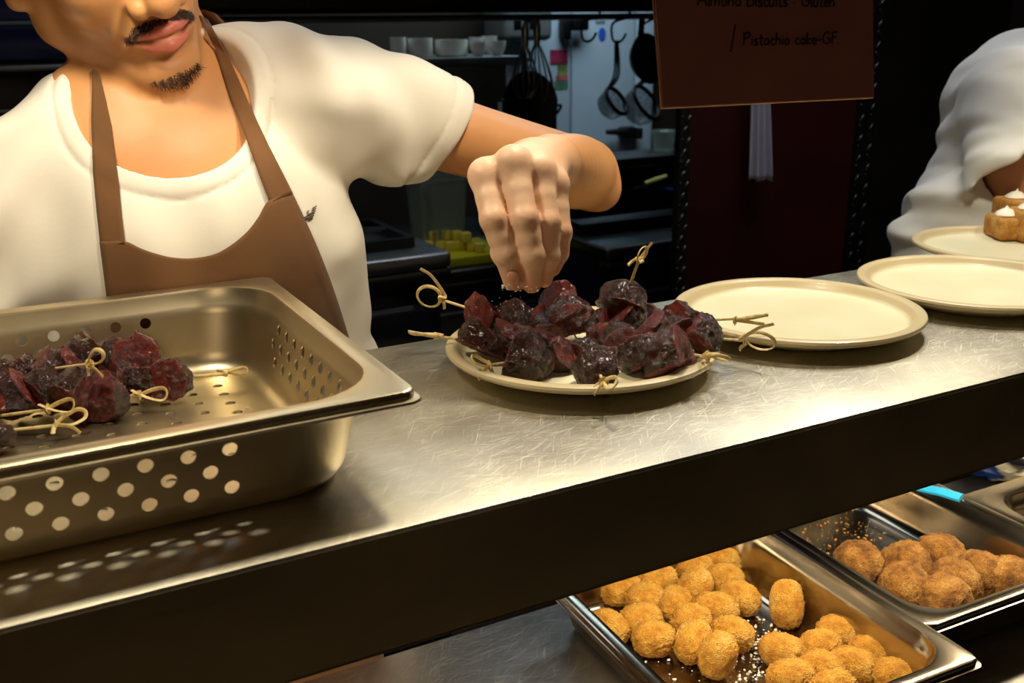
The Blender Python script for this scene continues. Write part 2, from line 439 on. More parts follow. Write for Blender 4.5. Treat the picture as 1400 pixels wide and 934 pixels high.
def skewer(label, group, A, B, kind, roll, chunks, base, scale=1.0, extra=None):
    A, B = np.array(A), np.array(B)
    root = empty('beetroot_skewer', base, 0, label, 'skewer', group)
    b = Vector(base)
    pick(Vector(A)-b, Vector(B)-b, kind, roll, root, scale)
    for (u, v, z, d) in chunks:
        P = onz(u, v, z); t = (P-CAM)@_f; size = d*t/F_PX
        _ci[0] += 1; i = _ci[0]
        o = link_mesh('beetroot_chunk', CH[(i*5) % 12], None, root)
        o.location = Vector(P)-b; o.scale = (size*1.22,)*3
        rs = np.random.RandomState(i*13+1); o.rotation_euler = rs.uniform(0, 6.28, 3)
    return root
G1 = 'roasted beetroot skewers on the cream plate'
def up(ca, cb, ea, eb):
    """pick ends beyond two beet centres"""
    a, b = onz(*ca), onz(*cb); n = (a-b)/np.linalg.norm(a-b); return a+n*ea, b-n*eb
def sk(label, A, zA, B, zB, kind, roll, chunks, scale=1.0, group=G1, base=None):
    a, b = (onz(*A, zA), onz(*B, zB)) if zA is not None else (A, B)
    base = base if base is not None else (float(b[0]), float(b[1]), .0105)
    return skewer(label, group, a, b, kind, roll, chunks, base, scale)
sk('beetroot skewer at the left of the plate whose big open bamboo loop rises highest', (604, 410), .048, (735, 452), .022, 0, 1.2, [(661, 431, .036, 50), (706, 441, .03, 52), (741, 452, .026, 42)], 1.25)
sk('beetroot skewer at the plate\'s left rim with a flat knot low over the steel', (598, 461), .026, (745, 470), .02, 1, .4, [(661, 466, .026, 62), (702, 460, .03, 52), (741, 446, .026, 50)], 1.05)
sk('beetroot skewer at the front left whose knot lies on the plate rim', (672, 499), .023, (785, 483), .018, 2, 1.9, [(716, 489, .026, 64), (739, 470, .03, 54), (764, 484, .022, 56)], .8)
sk('beetroot skewer propped upright below the fingertips at the back of the plate', *sum(zip(up((760, 410, .044), (776, 440, .028), .030, .026), (None, None)), ()), 1, .8, [(764, 414, .042, 54), (777, 440, .03, 66)], .7)
sk('beetroot skewer at the front middle with its knot pointing at the viewer', (826, 523), .025, (802, 478), .018, 2, .5, [(815, 506, .022, 66), (800, 484, .02, 44)], 1.1)
sk('beetroot skewer leaning upright at the back right with a round bamboo loop on top', *sum(zip(up((855, 408, .047), (846, 434, .03), .034, .03), (None, None)), ()), 0, -.4, [(851, 409, .045, 58), (852, 431, .032, 62), (824, 450, .024, 48)], .8)
sk('long beetroot skewer at the front right whose knot hangs over the plate rim', (966, 488), .024, (815, 466), .018, 0, 2.6, [(917, 486, .026, 78), (879, 483, .026, 62), (849, 472, .026, 56), (826, 466, .022, 44)], 1.1)
sk('beetroot skewer at the right rim whose knot stands out over the shelf', (1016, 466), .024, (885, 455), .02, 0, 2.2, [(960, 459, .028, 58), (925, 456, .03, 52), (893, 449, .028, 46)], 1.5)
sk('beetroot skewer behind the right rim pointing toward the empty plate', (1003, 436), .034, (880, 442), .022, 2, 2.4, [(952, 438, .034, 38), (926, 438, .034, 44), (890, 434, .026, 40)], 1.5)
G2 = 'roasted beetroot skewers in the perforated pan'
def pk(*a, **k):
    b = onz(*a[3], 0); return sk(*a, group=G2, base=(b[0], b[1], .0015), **k)
pk('beetroot skewer in the pan reaching furthest right with its knot alone on the pan floor', (306, 512), .012, (150, 522), .016, 1, .3, [(231, 519, .018, 56), (193, 514, .02, 48), (160, 517, .02, 52)], scale=.8)
pk('beetroot skewer in the pan with a pale knot just right of the front pile', (190, 541), .014, (10, 548), .016, 1, 1.0, [(142, 543, .018, 60), (105, 539, .022, 64), (62, 536, .02, 58), (18, 540, .022, 62)], scale=.9)
pk('beetroot skewer on top of the pan pile with a green-yellow loop upright', (122, 498), .045, (15, 512), .022, 2, 1.4, [(62, 507, .03, 62), (94, 496, .034, 40), (24, 512, .028, 50)], scale=.95)
pk('beetroot skewer in the pan whose narrow loop lies over the middle beets', (64, 560), .02, (-40, 574), .014, 1, .9, [(-30, 560, .02, 60), (-66, 566, .02, 56)], scale=.9)
pk('beetroot skewer nearest the front wall of the pan with a double pale knot', (74, 582), .012, (-30, 593), .014, 2, .5, [(2, 597, .012, 34), (-40, 590, .016, 60)], scale=1.05)
pk('beetroot skewer at the back of the pan pile with a bare pick tip', (236, 500), .016, (80, 500), .018, 1, 2.0, [(192, 491, .026, 60), (162, 486, .034, 46), (124, 487, .03, 56), (92, 494, .024, 44)], scale=.3)
pk('beetroot skewer at the left end of the pan pile, mostly cut by the frame', (-60, 520), .02, (30, 500), .02, 1, .2, [(2, 517, .03, 48), (-28, 530, .02, 60)], scale=.8)

def scatter_mesh(name, pts, sizes, mat, label, cat, seed=3, parent=None, flat=.7):
    rs = np.random.RandomState(seed); b = bmesh.new()
    for p, s in zip(pts, sizes):
        t = bmesh.new(); bmesh.ops.create_icosphere(t, subdivisions=1, radius=1)
        for v in t.verts: v.co = v.co*(1+rs.uniform(-.3, .3))
        t.transform(Matrix.Translation(Vector(p)) @ Matrix.Rotation(rs.uniform(0, 6), 4, 'Z') @ Matrix.Diagonal((s*rs.uniform(.7, 1.3), s*rs.uniform(.6, 1.1), s*flat, 1)))
        me = bpy.data.meshes.new('t'); t.to_mesh(me); t.free(); b.from_mesh(me); bpy.data.meshes.remove(me)
    me = bpy.data.meshes.new(name); b.to_mesh(me); b.free(); o = link_mesh(name, me, mat, parent)
    if parent is None: tag(o, label, cat, None, 'stuff')
    return o

# ------------------------------------------------------------------ croquettes and balls in the lower pans
def croq_mesh(seed, lx, ly, lz, amp):
    bm = bmesh.new(); bmesh.ops.create_icosphere(bm, subdivisions=5, radius=1); off = Vector(np.random.RandomState(seed).uniform(-60, 60, 3))
    for v in bm.verts:
        d = v.co.normalized()
        e = (abs(d.x)**2.6+abs(d.y)**2.2+abs(d.z)**2.2)**(-1/2.35)
        n = mnoise.noise(d*1.6+off)*.07+mnoise.noise(d*5+off)*amp*.8+mnoise.noise(d*12+off)*amp*.9+abs(mnoise.noise(d*21+off))*amp*1.1
        p = d*e*(1+n); v.co = Vector((p.x*lx/2, p.y*ly/2, p.z*lz/2))
    me = bpy.data.meshes.new('croquette'); bm.to_mesh(me); bm.free()
    for p in me.polygons: p.use_smooth = True
    return me
FLZ = WT+.0018
CM = [croq_mesh(40+i, .0415+.003*(i % 3), .0332, .0315, .075) for i in range(5)]
for m_ in CM: m_.materials.append(M['croquette'])
BM_ = [croq_mesh(60+i, .0505, .050, .048, .075) for i in range(4)]
for m_ in BM_: m_.materials.append(M['arancini'])
croqs = [  # u, v, heading (deg), tilt, label
 (832, 859, -50, 0, 'golden croquette alone against the left wall of its pan'),
 (850, 806, 20, 0, 'golden croquette half hidden by the shelf edge, leftmost of those along that edge'),
 (897, 795, 35, 0, 'golden croquette with a broken pointed end, second along the shelf edge'),
 (883, 820, 0, 0, 'golden croquette just in front of the one with a broken end'),
 (876, 849, 15, 0, 'golden croquette at the left of the big group, second row back'),
 (894, 874, 5, 0, 'golden croquette lying flat at the front left of the big group'),
 (923, 827, 75, 0, 'golden croquette standing on end in the middle of the big group'),
 (947, 810, 0, 55, 'round-ended golden croquette behind the middle of the big group'),
 (949, 778, 20, 0, 'golden croquette under the shelf edge, third along it'),
 (986, 766, -20, 0, 'golden croquette furthest back under the shelf edge'),
 (990, 793, 10, 0, 'golden croquette behind the large pale one at the right of the group'),
 (1011, 818, -50, 0, 'large pale golden croquette at the right of the big group'),
 (977, 833, -5, 0, 'golden croquette left of the bright streak on the pan floor, mid row'),
 (945, 850, 25, 0, 'golden croquette lying in front of the standing one'),
 (948, 880, 60, 25, 'golden croquette leaning on end near the front of the big group'),
 (1001, 867, -30, 0, 'golden croquette at the right front of the big group beside white crumbs'),
 (981, 903, 0, 70, 'ball-like golden croquette nearest the viewer in the big group'),
 (1075, 832, 80, 60, 'golden croquette standing alone by the right wall of the pan'),
 (1146, 867, -30, 0, 'golden croquette furthest back in the small front group'),
 (1071, 892, -40, 0, 'golden croquette at the left of the small front group'),
 (1122, 886, 20, 0, 'golden croquette in the middle of the small front group'),
 (1195, 894, -25, 0, 'golden croquette second from the right corner of the pan'),
 (1168, 912, -40, 0, 'golden croquette at the centre front of the small group'),
 (1124, 916, -35, 0, 'golden croquette in the second row of the small front group'),
 (1083, 928, 0, 0, 'golden croquette at the bottom edge of the picture, left of its group'),
 (1222, 926, 10, 0, 'golden croquette nearest the front right corner of its pan'),
 (1140, 944, 20, 0, 'golden croquette barely showing at the bottom edge of the picture'),
]
for i, (u, v, a, tl, lab) in enumerate(croqs):
    P = onz(u, v, FLZ+.0155); o = link_mesh('croquette', CM[i % 5]); z = FLZ+.0158+(.0055*math.sin(math.radians(tl)))
    o.location = (P[0], P[1], z)
    o.rotation_euler = (0, -math.radians(tl), math.radians(a)-YAW*.9); tag(o, lab, 'croquette', 'golden croquettes in the near pan')
balls = [(1173, 772, 'brown crumbed ball standing alone at the left of its pan'), (1239, 775, 'brown crumbed ball second from the left in the back row'),
 (1285, 763, 'brown crumbed ball furthest back, rough and darkest'), (1340, 788, 'brown crumbed ball near the bright strip on the right wall'),
 (1236, 805, 'brown crumbed ball at the front left touching the pan rim'), (1305, 800, 'large brown crumbed ball in the middle of the front'),
 (1293, 822, 'brown crumbed ball half hidden by the front rim of the pan'), (1383, 797, 'brown crumbed ball cut off by the right edge of the picture')]
for i, (u, v, lab) in enumerate(balls):
    P = onz(u, v, FLZ+.025); o = link_mesh('crumbed_ball', BM_[i % 4]); o.location = (P[0], P[1], FLZ+.0252); o.rotation_euler = (i*1.3, i*.7, i*2.1)
    tag(o, lab, 'fried ball', 'brown crumbed balls in the second pan')
rs = np.random.RandomState(5)
pts, sz = [], []
for k in range(420):
    if k < 230: u, v = rs.normal(1035, 32), rs.normal(885, 30)
    else: u, v = rs.uniform(850, 1120), rs.uniform(800, 934)
    if k >= 400: u, v = rs.normal(800, 20), rs.normal(835, 10)
    pts.append(onz(u, v, FLZ+.0012)); sz.append(rs.choice([.0008, .0011, .0016]))
inpan = lambda P, o: abs((o.matrix_world.inverted() @ Vector(P)).x) < .080 and abs((o.matrix_world.inverted() @ Vector(P)).y) < .13
bpy.context.view_layer.update()
keep = [i for i, p in enumerate(pts) if inpan(p, lp1)]
scatter_mesh('white_crumbs', [pts[i] for i in keep], [sz[i] for i in keep], M['salt'], 'fine white crumbs and salt strewn over the floor of the croquette pan', 'crumbs')
pts, sz = [], []
for k in range(200):
    u, v = rs.normal(1160, 45), rs.normal(722, 20)
    if k > 150: u, v = rs.uniform(1110, 1300), rs.uniform(700, 830)
    pts.append(onz(u, v, FLZ+.001)); sz.append(rs.choice([.0006, .0009, .0017]))
keep = [i for i, p in enumerate(pts) if inpan(p, lp2)]
scatter_mesh('fried_crumbs', [pts[i] for i in keep], [sz[i] for i in keep], M['crumbs'], 'brown fried crumbs scattered in the empty back of the ball pan', 'crumbs')
# blue strip and the bag behind the third pan
mb = MB(); a, b = onz(1258, 666, LRZ+.004), onz(1314, 681, LRZ+.004)
d = (b-a)/np.linalg.norm(b-a); back = a-d*.12
mb.tube(spline([back, a, (a+b)/2+np.array([0, 0, .001]), b], 6), [.0075]*19, 10, flat=(.5, 1.3))
o = mb.build('blue_scraper', simple('blue_plastic', '#2FA9D8', .3, 0, .05), None); tag(o, 'bright blue plastic scraper lying along the rim of the ball pan', 'scraper')
# ------------------------------------------------------------------ signed-distance modelling of bodies and clothes
A3 = lambda *p: np.array(p, dtype=np.float32)
def cap(a, b, ra, rb=None):
    a, b = np.array(a, np.float32), np.array(b, np.float32); rb = ra if rb is None else rb; ab = b-a; L2 = float(ab@ab)+1e-12
    def f(P):
        t = np.clip((P-a)@ab/L2, 0, 1); q = P-a-t[:, None]*ab
        return np.sqrt((q*q).sum(1))-(ra+(rb-ra)*t)
    return f
def sph(c, r):
    c = np.array(c, np.float32)
    return lambda P: np.sqrt(((P-c)**2).sum(1))-r
def ell(c, r, R=None):
    c, r = np.array(c, np.float32), np.array(r, np.float32); R = None if R is None else np.array(R, np.float32)
    def f(P):
        q = P-c
        if R is not None: q = q@R          # columns of R are the axes
        k0 = np.sqrt(((q/r)**2).sum(1)); k1 = np.sqrt(((q/(r*r))**2).sum(1))+1e-9
        return k0*(k0-1)/k1
    return f
def ecap(a, b, ra, rb, sy):
    """capsule squashed along Y"""
    a, b = np.array(a, np.float32), np.array(b, np.float32); S = np.array([1, 1/sy, 1], np.float32); g = cap(a*S, b*S, ra, rb)
    return lambda P: g(P*S)*np.float32((1+sy)/2)
def chain(pts, rs_, k=0.0):
    fs = [cap(pts[i], pts[i+1], rs_[i], rs_[i+1]) for i in range(len(pts)-1)]
    def f(P):
        d = fs[0](P)
        for g in fs[1:]: d = smin(d, g(P), k) if k else np.minimum(d, g(P))
        return d
    return f
def smin(a, b, k):
    if k <= 0: return np.minimum(a, b)
    h = np.clip(.5+.5*(b-a)/k, 0, 1); return b+(a-b)*h-k*h*(1-h)
def smax(a, b, k): return -smin(-a, -b, k)
def limb(pts, rs_, n=6):
    """smooth tapering limb through the joints"""
    q = spline([(*p, r) for p, r in zip(pts, rs_)], n); return chain([p[:3] for p in q], [p[3] for p in q])
def xform(f, R, t, s=1.0):
    """f is in local coords; world = R @ local * s + t"""
    R = np.array(R, np.float32); t = np.array(t, np.float32)
    return lambda P: f(((P-t)@R)/s)*s
def ev(ops, P):
    D = np.full(len(P), 1e3, np.float32)
    for op, f, k in ops:
        d = f(P)
        if op == 'add': D = smin(D, d, k)
        elif op == 'sub': D = smax(D, -d, k)
        elif op == 'and': D = smax(D, d, k)
        elif op == 'disp': D = D+d
    return D
def ev_culled(ops, C, P, rad):
    """P (n,m,3) points of n blocks with centres C"""
    n, m = P.shape[:2]; Dc = ev(ops, C); D = np.full((n, m), 1e3, np.float32)
    for op, f, k in ops:
        if op == 'disp': mask = np.ones(n, bool)
        else:
            dc = f(C)
            if op == 'add': mask = dc < Dc+2*rad+k+.012
            else: mask = (-dc if op == 'sub' else dc) > Dc-2*rad-k-.012
        if not mask.any(): continue
        d = f(P[mask].reshape(-1, 3)).reshape(-1, m)
        if op == 'add': D[mask] = smin(D[mask], d, k)
        elif op == 'sub': D[mask] = smax(D[mask], -d, k)
        elif op == 'and': D[mask] = smax(D[mask], d, k)
        else: D[mask] = D[mask]+d
    return D
def polygonise(ops, lo, hi, h, slack=.012):
    B = 8; lo = np.array(lo, np.float32); hi = np.array(hi, np.float32); s = B*h
    big = 4; nb = np.ceil((hi-lo)/(s*big)).astype(int)
    g = np.stack(np.meshgrid(*[np.arange(k) for k in nb], indexing='ij'), -1).reshape(-1, 3)
    c = lo+(g+.5)*s*big; d = ev(ops, c.astype(np.float32)); g = g[np.abs(d) < s*big*.87+slack]
    sub = np.stack(np.meshgrid(*[np.arange(big)]*3, indexing='ij'), -1).reshape(-1, 3)
    g = (g[:, None]*big+sub[None]).reshape(-1, 3); c = (lo+(g+.5)*s).astype(np.float32)
    d = ev(ops, c); m = np.abs(d) < s*.87+slack; g, c = g[m], c[m]
    off = np.stack(np.meshgrid(*[np.arange(B+1)]*3, indexing='ij'), -1).reshape(-1, 3).astype(np.float32)*h
    V = np.empty((len(g), (B+1)**3), np.float32)
    for i in range(0, len(g), 1500):
        P = (lo+g[i:i+1500]*s).astype(np.float32)[:, None]+off[None]; V[i:i+1500] = ev_culled(ops, c[i:i+1500], P, s*.87)
    V = V.reshape(-1, B+1, B+1, B+1); I = V < 0
    cnt = sum(I[:, a:a+B, b:b+B, e:e+B].astype(np.int8) for a in (0, 1) for b in (0, 1) for e in (0, 1))
    bi, x, y, z = np.nonzero((cnt > 0) & (cnt < 8))
    cell = g[bi]*B+np.stack([x, y, z], 1)
    vals = {(a, b, e): V[bi, x+a, y+b, z+e] for a in (0, 1) for b in (0, 1) for e in (0, 1)}
    acc = np.zeros((len(bi), 3), np.float32); num = np.zeros(len(bi), np.float32)
    for ax in range(3):
        o1, o2 = [i for i in range(3) if i != ax]
        for p in (0, 1):
            for q in (0, 1):
                a = [0, 0, 0]; a[o1] = p; a[o2] = q; b = list(a); b[ax] = 1
                va, vb = vals[tuple(a)], vals[tuple(b)]; cr = (va < 0) != (vb < 0)
                t = np.where(cr, va/np.where(cr, va-vb, 1), 0); pos = np.tile(np.array(a, np.float32), (len(bi), 1)); pos[:, ax] = t
                acc[cr] += pos[cr]; num[cr] += 1
    verts = lo+(cell+acc/num[:, None])*h
    N = (nb*big*B+2).astype(np.int64)
    cid = (cell[:, 0].astype(np.int64)*N[1]+cell[:, 1])*N[2]+cell[:, 2]; order = np.argsort(cid); sc = cid[order]
    st = (N[1]*N[2], N[2], np.int64(1)); quads = []
    for ax in range(3):
        e1, e2 = (ax+1) % 3, (ax+2) % 3; b = [0, 0, 0]; b[ax] = 1
        va, vb = vals[(0, 0, 0)], vals[tuple(b)]; cr = np.nonzero((va < 0) != (vb < 0))[0]
        base = cid[cr]; idx = []; ok = np.ones(len(cr), bool)
        for q in (base-st[e1]-st[e2], base-st[e2], base, base-st[e1]):
            j = np.clip(np.searchsorted(sc, q), 0, len(sc)-1); ok &= sc[j] == q; idx.append(order[j])
        Q = np.stack(idx, 1); rev = va[cr] >= 0; Q[rev] = Q[rev][:, ::-1]; quads.append(Q[ok])
    Q = np.concatenate(quads)
    # one light relaxation pass along the mesh edges
    E = np.concatenate([Q[:, [0, 1]], Q[:, [1, 2]], Q[:, [2, 3]], Q[:, [3, 0]]]); su = np.zeros_like(verts); n_ = np.zeros(len(verts), np.float32)
    for ax in range(3): su[:, ax] = np.bincount(E[:, 0], verts[E[:, 1], ax], len(verts))
    n_ = np.bincount(E[:, 0], minlength=len(verts)); ok = n_ > 0
    verts[ok] = verts[ok]*.5+.5*su[ok]/n_[ok][:, None]
    return verts.astype(np.float32), Q.astype(np.int32)
def sdf_object(name, ops, lo, hi, h, mat, parent=None, color=None, origin=(0, 0, 0), h0=None):
    v, q = polygonise(ops, lo, hi, h*RES)
    cc = color(v) if color is not None else None
    v = v-np.array(origin, np.float32)
    me = bpy.data.meshes.new(name); me.vertices.add(len(v)); me.vertices.foreach_set('co', v.ravel())
    me.loops.add(len(q)*4); me.loops.foreach_set('vertex_index', q.ravel())
    me.polygons.add(len(q)); me.polygons.foreach_set('loop_start', np.arange(0, len(q)*4, 4, dtype=np.int32)); me.polygons.foreach_set('use_smooth', np.ones(len(q), bool))
    me.update(calc_edges=True); me.validate()
    if cc is not None:
        a = me.color_attributes.new('Col', 'FLOAT_COLOR', 'POINT'); a.data.foreach_set('color', np.concatenate([cc, np.ones((len(cc), 1))], 1).astype(np.float32).ravel())
    return link_mesh(name, me, mat, parent)
def march(ops, O, Dn, t0, t1, n=60):
    """first hit of a ray with the solid, or None"""
    Dn = Dn/np.linalg.norm(Dn); t = t0
    for _ in range(160):
        d = float(ev(ops, (O+Dn*t)[None].astype(np.float32))[0])
        if d < .0004: return O+Dn*t
        t += max(d*.7, .0004)
        if t > t1: return None
    return None

def folds(seed, amp, dirs, freq, warp=.5):
    """sum of warped ridges; dirs are the directions across the folds"""
    rs = np.random.RandomState(seed); W = [(np.array(d)/np.linalg.norm(d)*f, rs.uniform(0, 6.28), rs.normal(size=3)*f*.35, rs.uniform(0, 6.28)) for d in dirs for f in np.atleast_1d(freq)]
    def f(P):
        s = np.zeros(len(P), np.float32)
        for w, ph, w2, p2 in W: s += np.sin(P@w.astype(np.float32)+ph+1.3*np.sin(P@w2.astype(np.float32)+p2)*warp*2).astype(np.float32)
        return s*np.float32(amp/len(W))
    return f

# ------------------------------------------------------------------ head (x = the person's right, y = forward, z = up)
def head_ops():
    o = []
    ad = lambda f, k=.012: o.append(('add', f, k))
    ad(ell((0, -.018, .04), (.074, .094, .078)), 0); ad(ell((0, .026, -.025), (.058, .062, .078)), .02)
    for s in (-1, 1):
        ad(cap((s*.047, .0, -.068), (s*.016, .068, -.1), .018, .015), .022)
        ad(ell((s*.036, .056, -.022), (.026, .026, .028)), .016)
        ad(cap((s*.05, -.005, -.03), (s*.047, .0, -.07), .02, .018), .02)
    ad(ell((0, .078, -.1), (.021, .015, .014)), .016)
    ad(ell((0, .070, -.062), (.034, .024, .027)), .014)
    for s in (-1, 1): o.append(('sub', sph((s*.031, .098, .008), .013), .016))
    for s in (-1, 1): ad(sph((s*.031, .072, .006), .0125), .003)
    for s in (-1, 1): ad(cap((s*.012, .086, .024), (s*.046, .074, .026), .007, .006), .01)
    ad(cap((0, .084, .014), (0, .106, -.030), .008, .0115), .012)
    ad(sph((0, .107, -.033), .0115), .006)
    for s in (-1, 1): ad(ell((s*.0155, .094, -.037), (.0085, .011, .0085)), .006)
    for s in (-1, 1): o.append(('sub', ell((s*.0075, .100, -.0455), (.0042, .006, .004)), .003))
    o.append(('sub', chain([(0, .1015, -.0455), (0, .1025, -.0535)], [.002, .0015]), .004))
    up = [(-.0265, .0805, -.0645), (-.012, .0925, -.0605), (-.004, .0965, -.0583), (0, .0965, -.0592), (.004, .0965, -.0583), (.012, .0925, -.0605), (.0265, .0805, -.0645)]
    lo = [(-.024, .080, -.0670), (-.012, .0905, -.0712), (0, .0945, -.0728), (.012, .0905, -.0712), (.024, .080, -.0670)]
    ad(chain(up, [.0022, .0042, .0046, .0044, .0046, .0042, .0022]), .004); ad(chain(lo, [.0022, .0055, .0066, .0055, .0022]), .004)
    ml = [(-.0285, .081, -.0645), (-.012, .0975, -.0655), (0, .1025, -.0652), (.012, .0975, -.0655), (.0285, .081, -.0645)]
    o.append(('sub', chain(ml, [.001, .0012, .0013, .0012, .001]), .0025))
    o.append(('sub', chain([(-.012, .093, -.084), (0, .096, -.0845), (.012, .093, -.084)], [.002, .003, .002]), .008))
    for s in (-1, 1):
        o.append(('sub', chain([(s*.021, .0905, -.04), (s*.031, .084, -.058), (s*.034, .076, -.07)], [.0008, .0014, .0008]), .007))
        ad(ell((s*.077, -.012, -.01), (.0075, .019, .031), np.array(Matrix.Rotation(s*.35, 3, 'Z') @ Matrix.Rotation(.15, 3, 'X'))), .006)
        ad(sph((s*.0745, -.002, -.043), .0085), .008)
        o.append(('sub', ell((s*.086, -.010, -.008), (.006, .010, .018)), .004))
    return o, up, lo
HEAD, UPL, LOL = head_ops()
head_f = lambda P: ev(HEAD, P)
def lerp_col(c, a, w): return c*(1-w[:, None])+np.array(a)*w[:, None]
SK = {k: np.array(L3(v)) for k, v in dict(base='#D49A62', dark='#B0713C', lip='#CC7460', red='#CF7E58', pale='#F3CDAA', stub='#8A6038', nail='#E3B196', brow='#2A1A10', white='#E8E4DC', iris='#2A1A10').items()}
def ss(d, w0, w1): return np.clip((w1-d)/(w1-w0), 0, 1)
def head_color(P, C):
    """P in head-local coords"""
    C = lerp_col(C, SK['stub'], .28*ss(np.abs(P[:, 2]+.088), .012, .03)*(P[:, 1] > .02)*ss(-P[:, 1], -.09, -.02))
    dl = np.minimum(chain(UPL, [.0028, .0046, .005, .0045, .005, .0046, .0028])(P), chain(LOL, [.0028, .0058, .0068, .0058, .0028])(P))
    C = lerp_col(C, SK['lip'], ss(dl, -.0004, .0012))
    ml = chain([(-.0285, .081, -.0645), (-.012, .0965, -.0655), (0, .1005, -.0652), (.012, .0965, -.0655), (.0285, .081, -.0645)], [.001]*5)(P)
    C = lerp_col(C, np.array(L3('#6A2A20')), ss(ml, .0002, .0016))
    for s in (-1, 1):
        C = lerp_col(C, np.array(L3('#5A2B18')), .8*ss(sph((s*.0075, .1, -.0455), .0035)(P), .0, .003))
        e = sph((s*.031, .072, .006), .0128)(P); C = lerp_col(C, SK['white'], ss(e, .0002, .001)*(np.abs(P[:, 2]-.005) < .0055)*(P[:, 1] > .078))
        C = lerp_col(C, SK['iris'], ss(sph((s*.031, .0845, .005), .0045)(P), 0, .001))
        C = lerp_col(C, SK['brow'], .85*ss(chain([(s*.014, .092, .026), (s*.032, .088, .032), (s*.05, .07, .028)], [.003, .004, .002])(P), 0, .003))
    return C

# ------------------------------------------------------------------ the chef
HR = np.array([[-.9356, .2566, -.2424], [-.1453, -.9058, -.3981], [-.3217, -.3373, .8847]]); HT = np.array([.1108, .9203, .3512])
hl = lambda *p: HR @ np.array(p)+HT
NB = np.array([.150, .950, .185])
SHL, SHR = np.array([.312, .937, .200]), np.array([-.025, .945, .085])
ELB, WRI = atd(798, 238, 1.045), atd(753, 226, .835)
arm = lambda g=0: limb([SHL, np.array([.42, .925, .164]), ELB], [.046+g, .037+g, .0345+g], 4)
K = lambda u, v, t: atd(u, v, t)
PXM = .75/F_PX
fingers = [
 ([K(664, 240, .752), K(675, 300, .742), K(692, 348, .748), K(701, 384, .757)], [.0120, .0102, .0094, .0075]),
 ([K(701, 222, .748), K(717, 299, .741), K(727, 350, .748), K(727, 388, .758)], [.0116, .0104, .0096, .0074]),
 ([K(737, 232, .757), K(749, 304, .752), K(750, 350, .757), K(744, 382, .764)], [.0106, .0094, .0084, .0066]),
 ([K(759, 252, .769), K(767, 318, .765), K(764, 346, .768), K(756, 368, .772)], [.0096, .0082, .0072, .0058]),
]
thumb = ([K(728, 250, .825), K(692, 290, .805), K(690, 345, .785), K(707, 384, .770)], [.018, .0125, .0105, .0078])
def finger_f(pts, r):
    P_ = [np.array(p, np.float32) for p in pts]
    mid = lambda a, b, w: (P_[a]*(1-w)+P_[b]*w).astype(np.float32)
    c = chain([P_[0], mid(0, 1, .5), P_[1], mid(1, 2, .5), P_[2], P_[3]], [r[0], (r[0]+r[1])*.475, r[1], (r[1]+r[2])*.485, r[2], r[3]], .002)
    # bony joints stand a little proud on the side that faces the camera
    up = (CAM-P_[1])/np.linalg.norm(CAM-P_[1])
    b1, b2 = sph(P_[1]+up*r[1]*.11, r[1]*.88), sph(P_[2]+up*r[2]*.08, r[2]*.92)
    k0 = sph(P_[0]+up*r[0]*.12, r[0]*.90)
    return lambda P: smin(smin(smin(c(P), b1(P), .004), b2(P), .004), k0(P), .004)
ff = [finger_f(*f) for f in fingers]
def hand_fingers(P):
    d = ff[0](P)
    for g in ff[1:]: d = smin(d, g(P), .0012)
    return d
bones = [chain([np.array(f[0][0]), .5*np.array(f[0][0])+.5*WRI+np.array([0, 0, .006]), WRI], [f[1][0]*.92, .0125, .017], .004) for f in fingers]
def palm(P):
    d = bones[0](P)
    for b in bones[1:]: d = smin(d, b(P), .012)
    return d
BOD = [('add', ecap((.15, .95, .13), (.155, .95, -.25), .13, .125, .6), 0),
       ('add', cap(NB+[.02, 0, -.005], SHL+[-.03, 0, -.005], .045, .045), .03), ('add', cap(NB+[-.02, 0, -.02], SHR+[.03, 0, .0], .036, .040), .02),
       ('add', ell((.155, .905, .13), (.082, .040, .065)), .03),
       ('add', cap(NB+[.006, .0, -.02], hl(-.026, -.040, -.045), .054, .047), .012),
       ('add', cap(NB+[-.035, .01, -.01], hl(-.01, -.05, -.06), .026, .028), .02), ('add', cap(NB+[.05, .01, .03], hl(-.02, -.05, -.06), .03, .03), .03),
       ('add', cap(NB+[-.012, -.048, .0], hl(.035, -.03, -.05), .008, .011), .025), ('add', cap(NB+[.014, -.048, .0], hl(-.058, -.03, -.045), .008, .013), .025),
       ('add', ell(NB+[0.004, -.056, .045], (.010, .010, .014)), .014),
       ('add', cap(NB+[-.02, -.050, -.012], NB+[-.10, -.026, -.04], .006, .009), .02), ('add', cap(NB+[.02, -.050, -.008], NB+[.12, -.035, .01], .006, .009), .02),
       ('add', xform(head_f, HR, HT), .012),
       ('add', arm(), .02),
       ('add', limb([ELB, .75*ELB+.25*WRI, .45*ELB+.55*WRI, .15*ELB+.85*WRI, WRI], [.0345, .0362, .0325, .025, .0225], 5), .0035),
       ('add', sph(atd(822, 262, 1.045), .019), .016), ('add', sph(ELB+np.array([.008, .012, .002]), .030), .012),
       ('add', palm, .012), ('add', chain(*thumb, .004), .006), ('add', hand_fingers, .008),
       ('add', chain([SHR, np.array([-.075, .91, -.02]), np.array([-.10, .85, -.12])], [.045, .038, .034]), .02),
       ('add', chain([np.array([-.10, .85, -.12]), np.array([-.02, .83, -.2])], [.034, .026]), .01)]
